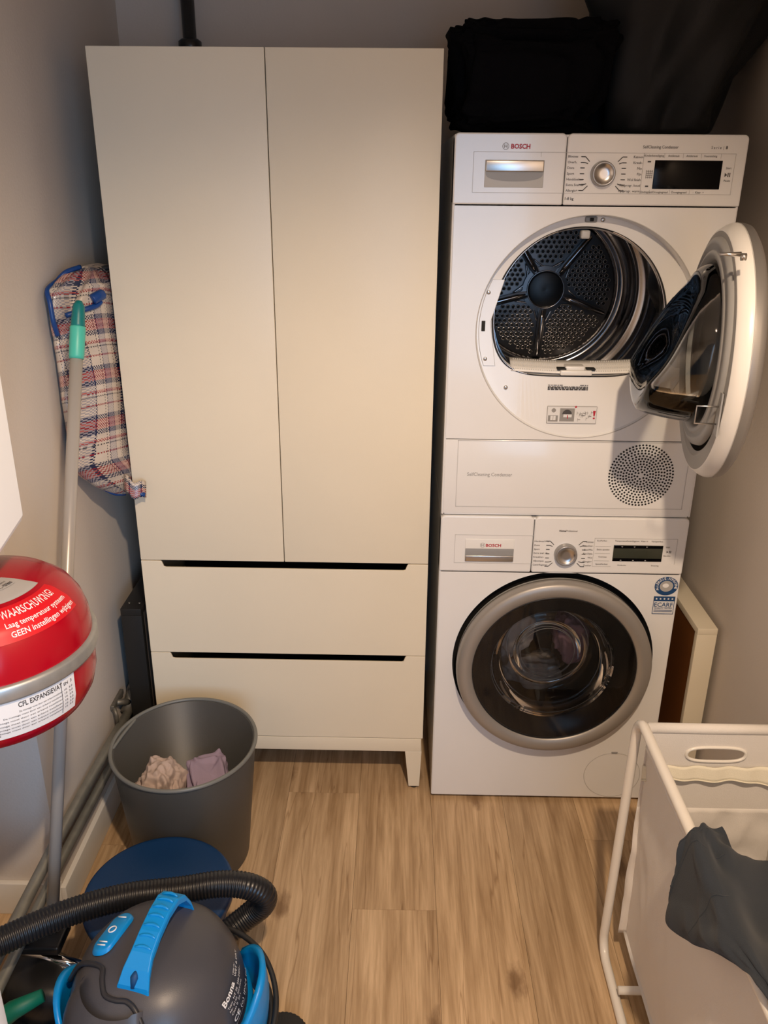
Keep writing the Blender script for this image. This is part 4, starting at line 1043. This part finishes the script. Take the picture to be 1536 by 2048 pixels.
# carrying handle
h0 = VC+Vector((-.010, -.090, 0)); h1 = VC+Vector((.026, .080, 0))
hd = (h1-h0); hn = Vector((hd.y, -hd.x, 0)).normalized()
hpth = [(0, .368, .029), (.03, .394, .028), (.12, .414, .024), (.24, .428, .020), (.42, .441, .019), (.62, .449, .019), (.80, .448, .020), (.93, .434, .022), (1.0, .410, .024), (1.03, .385, .026)]
top = []
for s_, z_, wd_ in hpth:
    c0 = h0+hd*s_; top.append((c0, z_, wd_))
vs = []
for c0, z_, wd_ in top:
    for sx, dz in ((-1, 0), (-.9, .004), (.9, .004), (1, 0), (1, -.010), (-1, -.010)): vs.append(Vector((c0.x, c0.y, z_+dz))+hn*(wd_*sx))
nn = 6
fs = [(i*nn+k, i*nn+(k+1) % nn, (i+1)*nn+(k+1) % nn, (i+1)*nn+k) for i in range(len(top)-1) for k in range(nn)]+[tuple(range(nn)), tuple(range((len(top)-1)*nn, len(top)*nn))]
hdl = MB().add(vs, fs, False).build('handle', BLUE, vac, bevel=.002)
for i in range(7):
    s_ = .27+.095*i; c0 = h0+hd*s_; z_ = .4385+.022*math.sin(PI*min(1, (s_-.1)/1.3)) if False else None
    # height by interpolation
    for a_, b_ in zip(hpth[:-1], hpth[1:]):
        if a_[0] <= s_ <= b_[0]: z_ = a_[1]+(b_[1]-a_[1])*(s_-a_[0])/(b_[0]-a_[0])
    pts = [Vector((c0.x, c0.y, z_+.0045))+hn*(.0145*t_)+hd.normalized()*(.004*(1-t_*t_)) for t_ in (-1, -.5, 0, .5, 1)]
    MB().tube(pts, [.0015, .0028, .0032, .0028, .0015], 6).build('grip_rib', BLUE, hdl)
c0 = h0+hd*(-.005)
ha, hb = h0+hd*.035, h0+hd*.135
MB().tube([Vector((ha.x, ha.y, .394)), Vector((ha.lerp(hb, .5).x, ha.lerp(hb, .5).y, .4075)), Vector((hb.x, hb.y, .4140))], [.004, .0072, .004], 12).build('handle_hole', mat('handle_recess', (.0, .05, .16), .6), hdl)
# rocker switch
SC_ = VC+Vector((-.074, .020, 0)); sd = Vector((.32, .95, 0)).normalized(); sn = Vector((sd.y, -sd.x, 0))
def swp(x, y, off):
    p_ = SC_+sn*x+sd*y; r_ = (p_-VC); R2 = math.hypot(r_.x, r_.y)
    zz = None
    for (ra, za), (rb, zb) in zip(dprof[:-1], dprof[1:]):
        if rb <= R2 <= ra: zz = za+(zb-za)*(ra-R2)/(ra-rb)
    return Vector((p_.x, p_.y, (zz or .38)+off))
ol = rounded_rect(.036, .084, .0178, 6)
mb = MB(); n_ = len(ol)
mb.add([swp(x*1.12, y*1.06, .001) for x, y in ol]+[swp(x, y, .007) for x, y in ol]+[swp(x*.85, y*.92, .0085) for x, y in ol]+[swp(0, 0, .0085)],
       [(k, (k+1) % n_, n_+(k+1) % n_, n_+k) for k in range(n_)]+[(n_+k, n_+(k+1) % n_, 2*n_+(k+1) % n_, 2*n_+k) for k in range(n_)]+[(2*n_+k, 2*n_+(k+1) % n_, 3*n_) for k in range(n_)], True)
sw = mb.build('rocker_switch', BLUE, vac)
mb = MB()
mb.tube([swp(-.008, .028, .0098), swp(.008, .028, .0098)], .0012, 5)
mb.tube([swp(-.008, -.025, .0098), swp(.008, -.025, .0098)], .0012, 5); mb.tube([swp(-.008, -.031, .0098), swp(.008, -.031, .0098)], .0012, 5)
mb.tube([swp(.0065*math.cos(2*PI*k/20), .0065*math.sin(2*PI*k/20), .0098) for k in range(20)], .0012, 5, True)
mb.build('switch_symbols', PRINTW, sw)
# printed data on dome, right front
mb = MB(); A1 = math.radians(-6)
def vt(t_, x, y, s_, **k): stext(mb, vsf, t_, A1, .088, x*1.2, y*1.2, s_*1.2, .13, off=.0012, rot=.25, **k)
vt('Bonna', -.036, .008, .013, bold=.03); vt('WET & DRY', .004, .008, .007); vt('1200 W', .004, .015, .005)
for i, s_ in enumerate(['Type  NT 20  220-240V~', 'Nr. 0142  50/60Hz', 'Class II  20 l']): vt(s_, -.034, -.001-.007*i, .0055)
vt('CE', -.036, -.030, .012, bold=.02); vt('(o) IPX4 (x)', -.018, -.030, .010, bold=.0); vt('__________________', -.036, -.034, .006)
mb.build('data_print', PRINTW, vac, kind='stuff')
# side hooks with cord
for sgn, a0 in ((1, 8), (-1, 188)):
    def hkf(u, v, a0=a0, sgn=sgn):
        a = math.radians(a0-30+60*u); rr_ = (.160+.026*math.sin(PI*u)**.5*(1-abs(v-.5)*.4)) if sgn > 0 else (.157+.008*math.sin(PI*u)**.5); return VC+Vector((rr_*math.cos(a), rr_*math.sin(a), .19+.13*v*math.sin(PI*(.12+.76*u))**.5))
    MB().grid(hkf, 16, 8).build('side_clip', BLUE, vac, solid=.010)
cord = [(a, r_, z_) for a, r_, z_ in ((78, .185, .25), (55, .20, .27), (30, .222, .26), (8, .232, .235), (-15, .228, .215), (-40, .212, .20), (-70, .196, .19), (-100, .19, .185), (-130, .194, .19), (-155, .200, .205), (172, .215, .235), (150, .205, .25), (120, .19, .25))]
MB().tube(smooth_path([VC+Vector((r_*.87*math.cos(math.radians(a)), r_*.87*math.sin(math.radians(a)), z_)) for a, r_, z_ in cord], 8), .0052, 10).build('power_cord', BLKRUB, vac)
MB().tube(smooth_path([VC+Vector((r_*.88*math.cos(math.radians(a)), r_*.88*math.sin(math.radians(a)), z_)) for a, r_, z_ in ((60, .19, .235), (20, .214, .225), (-10, .214, .20), (-50, .196, .175), (-110, .186, .17), (-160, .196, .19))], 8), .0052, 10).build('power_cord', BLKRUB, vac)
for a in (40, 140, 220, 320):
    c0 = VC+Vector((.165*math.cos(math.radians(a)), .165*math.sin(math.radians(a)), 0))
    cs = MB().box(c0.x-.022, c0.x+.022, c0.y-.022, c0.y+.022, .045, .075, .004).build('castor_mount', BLK, vac)
    MB().lathe([(.008, -.012), (.023, -.012), (.025, -.008), (.025, .008), (.023, .012), (.008, .012)], (c0.x, c0.y, .025), (Vector((0, 1, 0)), Vector((0, 0, 1)), Vector((1, 0, 0))), 24).build('castor_wheel', BLKRUB, cs)
# corrugated wheel-like accessory at right foot
c0 = Vector((-.335, -.735, .036))
# hose
hp_ = smooth_path([(-.98, -.865, .30), (-.86, -.79, .305), (-.74, -.705, .305), (-.63, -.655, .305), (-.52, -.628, .30), (-.45, -.612, .300), (-.398, -.605, .290), (-.366, -.598, .262), (-.370, -.592, .228), (-.40, -.597, .200), (-.44, -.625, .180), (-.47, -.670, .165)], 40)
# resample evenly
D = [0]
for a_, b_ in zip(hp_[:-1], hp_[1:]): D.append(D[-1]+(b_-a_).length)
step = .0017; out = []; rr_ = []; i = 0; s_ = 0; k = 0
while s_ < D[-1]:
    while D[i+1] < s_: i += 1
    t_ = (s_-D[i])/(D[i+1]-D[i]+1e-9); out.append(hp_[i].lerp(hp_[i+1], t_)); rr_.append((.0242, .0256, .0258, .0246)[k % 4]); s_ += step; k += 1
MB().tube(out, rr_, 18).build('hose', HOSE, vac)
# wand and floor nozzle
wn = thing('vacuum_wand', 'chrome vacuum tube with a black floor nozzle lying left of the vacuum cleaner', 'vacuum nozzle', (-.80, -.64, 0))
MB().tube([(-.90, -.608, .115), (-.715, -.650, .105)], .0115, 16).build('tube', CHROME, wn)
nz = MB()
def nzf(u, v):
    a = 2*PI*u; s_ = v; cx_ = -.895+.165*s_; cy_ = -.64-.03*s_; r_ = (.030+.028*math.sin(PI*(.15+.8*s_)))
    if v in (0, 1): r_ *= .3
    sg = lambda t_, e: math.copysign(abs(t_)**e, t_)
    return (cx_, cy_+r_*1.15*sg(math.cos(a), .7), .058+r_*sg(math.sin(a), .7))
MB().grid(nzf, 28, 18, cu=True).build('nozzle', BLK, wn)
MB().tube([(-.88, -.595, .112), (-.80, -.607, .112)], [.020, .024], 16).build('nozzle_collar', BLK, wn)
MB().box(-.95, -.72, -.735, -.665, 0, .030, .008).build('nozzle_foot', BLKRUB, wn)
# black wheel of an accessory near the right foot of the vacuum
t = thing('nozzle_brush', 'black ridged round brush on the floor right of the vacuum cleaner', 'brush', (-.320, -.728, 0))
def ridge(k, n=72): return .057*(1+.035*(k % 2))
mb = MB(); vs = []
for z_, sc_ in ((0, 1), (.028, 1), (.036, .9), (.038, .5), (.038, .01)):
    for k in range(72): r_ = ridge(k)*sc_; a = 2*PI*k/72; vs.append((-.320+r_*.9*math.cos(a), -.728+r_*.9*math.sin(a), z_))
mb.add(vs, [(i*72+k, i*72+(k+1) % 72, (i+1)*72+(k+1) % 72, (i+1)*72+k) for i in range(4) for k in range(72)], False).build('brush_body', BLKRUB, t)

# ------------------------------------------------------------------ laundry hamper
HX0, HX1, HY0, HY1, HZ = .374, .700, -1.24, -.488, .628
hm = thing('laundry_hamper', 'white tubular frame laundry hamper with a white canvas bag, at the right wall', 'laundry hamper', ((HX0+HX1)/2, (HY0+HY1)/2, 0))
R_ = .0098
def loop(x, lean):
    pts = []; rc = .045
    for (y, z, a0) in ((HY1-rc, HZ-rc, 0), (HY0+rc, HZ-rc, 90), (HY0+rc, R_+rc, 180), (HY1-rc, R_+rc, 270)):
        for k in range(9):
            a = math.radians(a0+90*k/8); pts.append((x+lean*(HZ-(z+rc*math.sin(a)))/HZ, y+rc*math.cos(a), z+rc*math.sin(a)))
    return pts
MB().tube(loop(HX0, -.008), R_, 14, True).build('side_frame', TUBEW, hm)
MB().tube(loop(HX1, .008), R_, 14, True).build('side_frame', TUBEW, hm)
for y, z in ((HY1-.012, HZ-.020), (HY0+.012, HZ-.020)):
    MB().tube([(HX0, y, z), (HX1, y, z)], .0088, 14).build('top_rail', TUBEW, hm)
for y in (HY1-.13, HY0+.13): MB().tube([(HX0-.006, y, .038), (HX1+.006, y, .038)], .0085, 14).build('cross_rail', TUBEW, hm)
# canvas: four side panels and a base, gathered at the rails
bx0, bx1, by0, by1 = HX0+.012, HX1-.012, HY0+.012, HY1-.012
def wav(a, b, k=1.0): return noise.noise(Vector((a*9, b*5, k*3.7)))*.012+noise.noise(Vector((a*26, b*7, k*9.1)))*.006
def left(u, v):
    y = by1+(by0-by1)*u; z = HZ-.016-(HZ-.075)*v; bul = math.sin(PI*u)*math.sin(PI*min(1, v*1.1))
    return (bx0+.006+.016*v-.022*bul*.6+wav(u, v, 1)*.45*math.sin(PI*v)**.5, y+(-.010+.020*v)*(1-2*u)*0, z)
def right(u, v):
    y = by1+(by0-by1)*u; z = HZ-.016-(HZ-.075)*v; return (bx1-.006-.016*v+wav(u, v, 2)*math.sin(PI*v)**.5, y, z)
bag_b = MB().grid(left, 50, 50); 
lp = bag_b.build('bag_side', FABW, hm, solid=.0015)
MB().grid(right, 30, 40).build('bag_side', FABW, hm, solid=.0015)
# rear panel with the oval hand hole
hc = (.529, .553); hw, hh = .058, .0165
hole = []
for k in range(48):
    a = 2*PI*k/48; sg = lambda t_, e: math.copysign(abs(t_)**e, t_); hole.append((hc[0]+hw*sg(math.cos(a), .62), hc[1]+hh*sg(math.sin(a), .8)))
mb = MB(); plate_hole(mb, bx0+.004, bx1-.004, .42, HZ-.018, by1-.006, hole); mb.build('bag_rear_top', FABW, hm, solid=.0015)
mb = MB().tube([(x, by1-.0075, z) for x, z in hole], .0032, 8, True); mb.build('hand_hole', TUBEW, hm)
MB().grid(lambda u, v: (bx0+.004+(bx1-bx0-.008)*u, by1-.0062+wav(u, v, 3)*max(0, math.sin(PI*v))**.5, .420-.345*v), 30, 30).build('bag_rear', FABW, hm, solid=.0015)
MB().grid(lambda u, v: (bx0+(bx1-bx0)*u, by1-.012-.003*math.sin(u*30)-.006*v, .527-.030*v-.006*v*noise.noise(Vector((u*4, 1, 1)))*2+.003*math.sin(u*6)*v), 60, 6).build('hem_band', FABC, hm, solid=.002)
MB().tube([(bx0+(bx1-bx0)*u/40, by1-.019-.003*math.sin(u/40*30), .497-.006*noise.noise(Vector((u/40*4, 1, 1)))*2+.003*math.sin(u/40*6)) for u in range(41)], .0016, 6).build('hem_edge', FABC, hm)
MB().grid(lambda u, v: (bx0+(bx1-bx0)*u, by0+.006+wav(u, v, 4)*math.sin(PI*v)**.5, HZ-.016-(HZ-.075)*v), 30, 30).build('bag_front', FABW, hm, solid=.0015)
MB().grid(lambda u, v: (bx0+.015+(bx1-bx0-.03)*u, by0+(by1-by0)*v, .075+wav(u, v, 5)), 20, 20).build('bag_base', FABW, hm, solid=.0015)
# sleeves around top rails
MB().tube([(bx0+.006, HY1-.012, HZ-.020), (bx1, HY1-.012, HZ-.020)], .0105, 14).build('rail_sleeve', FABW, hm)
MB().tube([(HX0+.0015, by1-.06-.011*k, HZ-.020-.002*math.sin(k*1.1)) for k in range(36)], .0065, 10).build('side_seam', FABW, hm)
# ---- charcoal garment over the left top rail
HR = HZ-.000
gc = [[(.338, -.850, .560), (.347, -.835, .595), (.362, -.822, .640), (.376, -.815, .647), (.395, -.800, .640), (.430, -.785, .625)],
      [(.335, -.868, .500), (.345, -.865, .570), (.360, -.850, .640), (.376, -.845, .648), (.402, -.830, .630), (.455, -.825, .585)],
      [(.345, -.945, .545), (.350, -.940, .590), (.360, -.925, .640), (.376, -.920, .648), (.420, -.890, .620), (.510, -.810, .580)],
      [(.346, -1.020, .612), (.351, -1.010, .630), (.361, -.995, .642), (.376, -.985, .648), (.430, -.960, .610), (.585, -.860, .560)],
      [(.366, -1.100, .652), (.368, -1.100, .656), (.371, -1.100, .659), (.376, -1.090, .660), (.440, -1.050, .625), (.620, -.940, .560)],
      [(.374, -1.180, .652), (.375, -1.180, .656), (.378, -1.180, .659), (.382, -1.170, .660), (.440, -1.180, .630), (.640, -1.060, .560)]]
def crm(p, t_):
    n_ = len(p); f_ = t_*(n_-1); i_ = min(int(f_), n_-2); w_ = f_-i_
    a, b, c, d = Vector(p[max(i_-1, 0)]), Vector(p[i_]), Vector(p[i_+1]), Vector(p[min(i_+2, n_-1)])
    return .5*((2*b)+(c-a)*w_+(2*a-5*b+4*c-d)*w_*w_+(3*b-3*c+d-a)*w_**3)
def garment(u, v):
    p_ = crm([crm(row, v) for row in gc], u)
    k = min(1, abs(v-.55)/.2)
    n_ = noise.noise(Vector((u*4, v*5, 2.2)))*.014+(.5-abs(noise.noise(Vector((u*5+v*3, v*2.5, 7)))))*.016-.006
    if v < .5: p_.x -= max(0, n_)*k; p_.z += n_*.3*k
    else: p_.z += n_*k+.010*math.exp(-((v-.8)/.1)**2)*math.sin(u*7); p_.y += n_*.4
    return p_
o = MB().grid(garment, 70, 70).build('garment', CHAR, solid=.004, subd=1)
tag(o, 'charcoal grey garment draped over the left top rail of the white hamper', 'garment')
for a_, b_ in (((.0, .30), (.16, .98)), ((.06, .02), (.36, .98)), ((.38, .04), (.60, .95))):
    MB().tube([Vector(garment(a_[0]+(b_[0]-a_[0])*k/24, a_[1]+(b_[1]-a_[1])*k/24))+Vector((-.0015, 0, .0022)) for k in range(25)], .0012, 5).build('seam', CHAR, o)
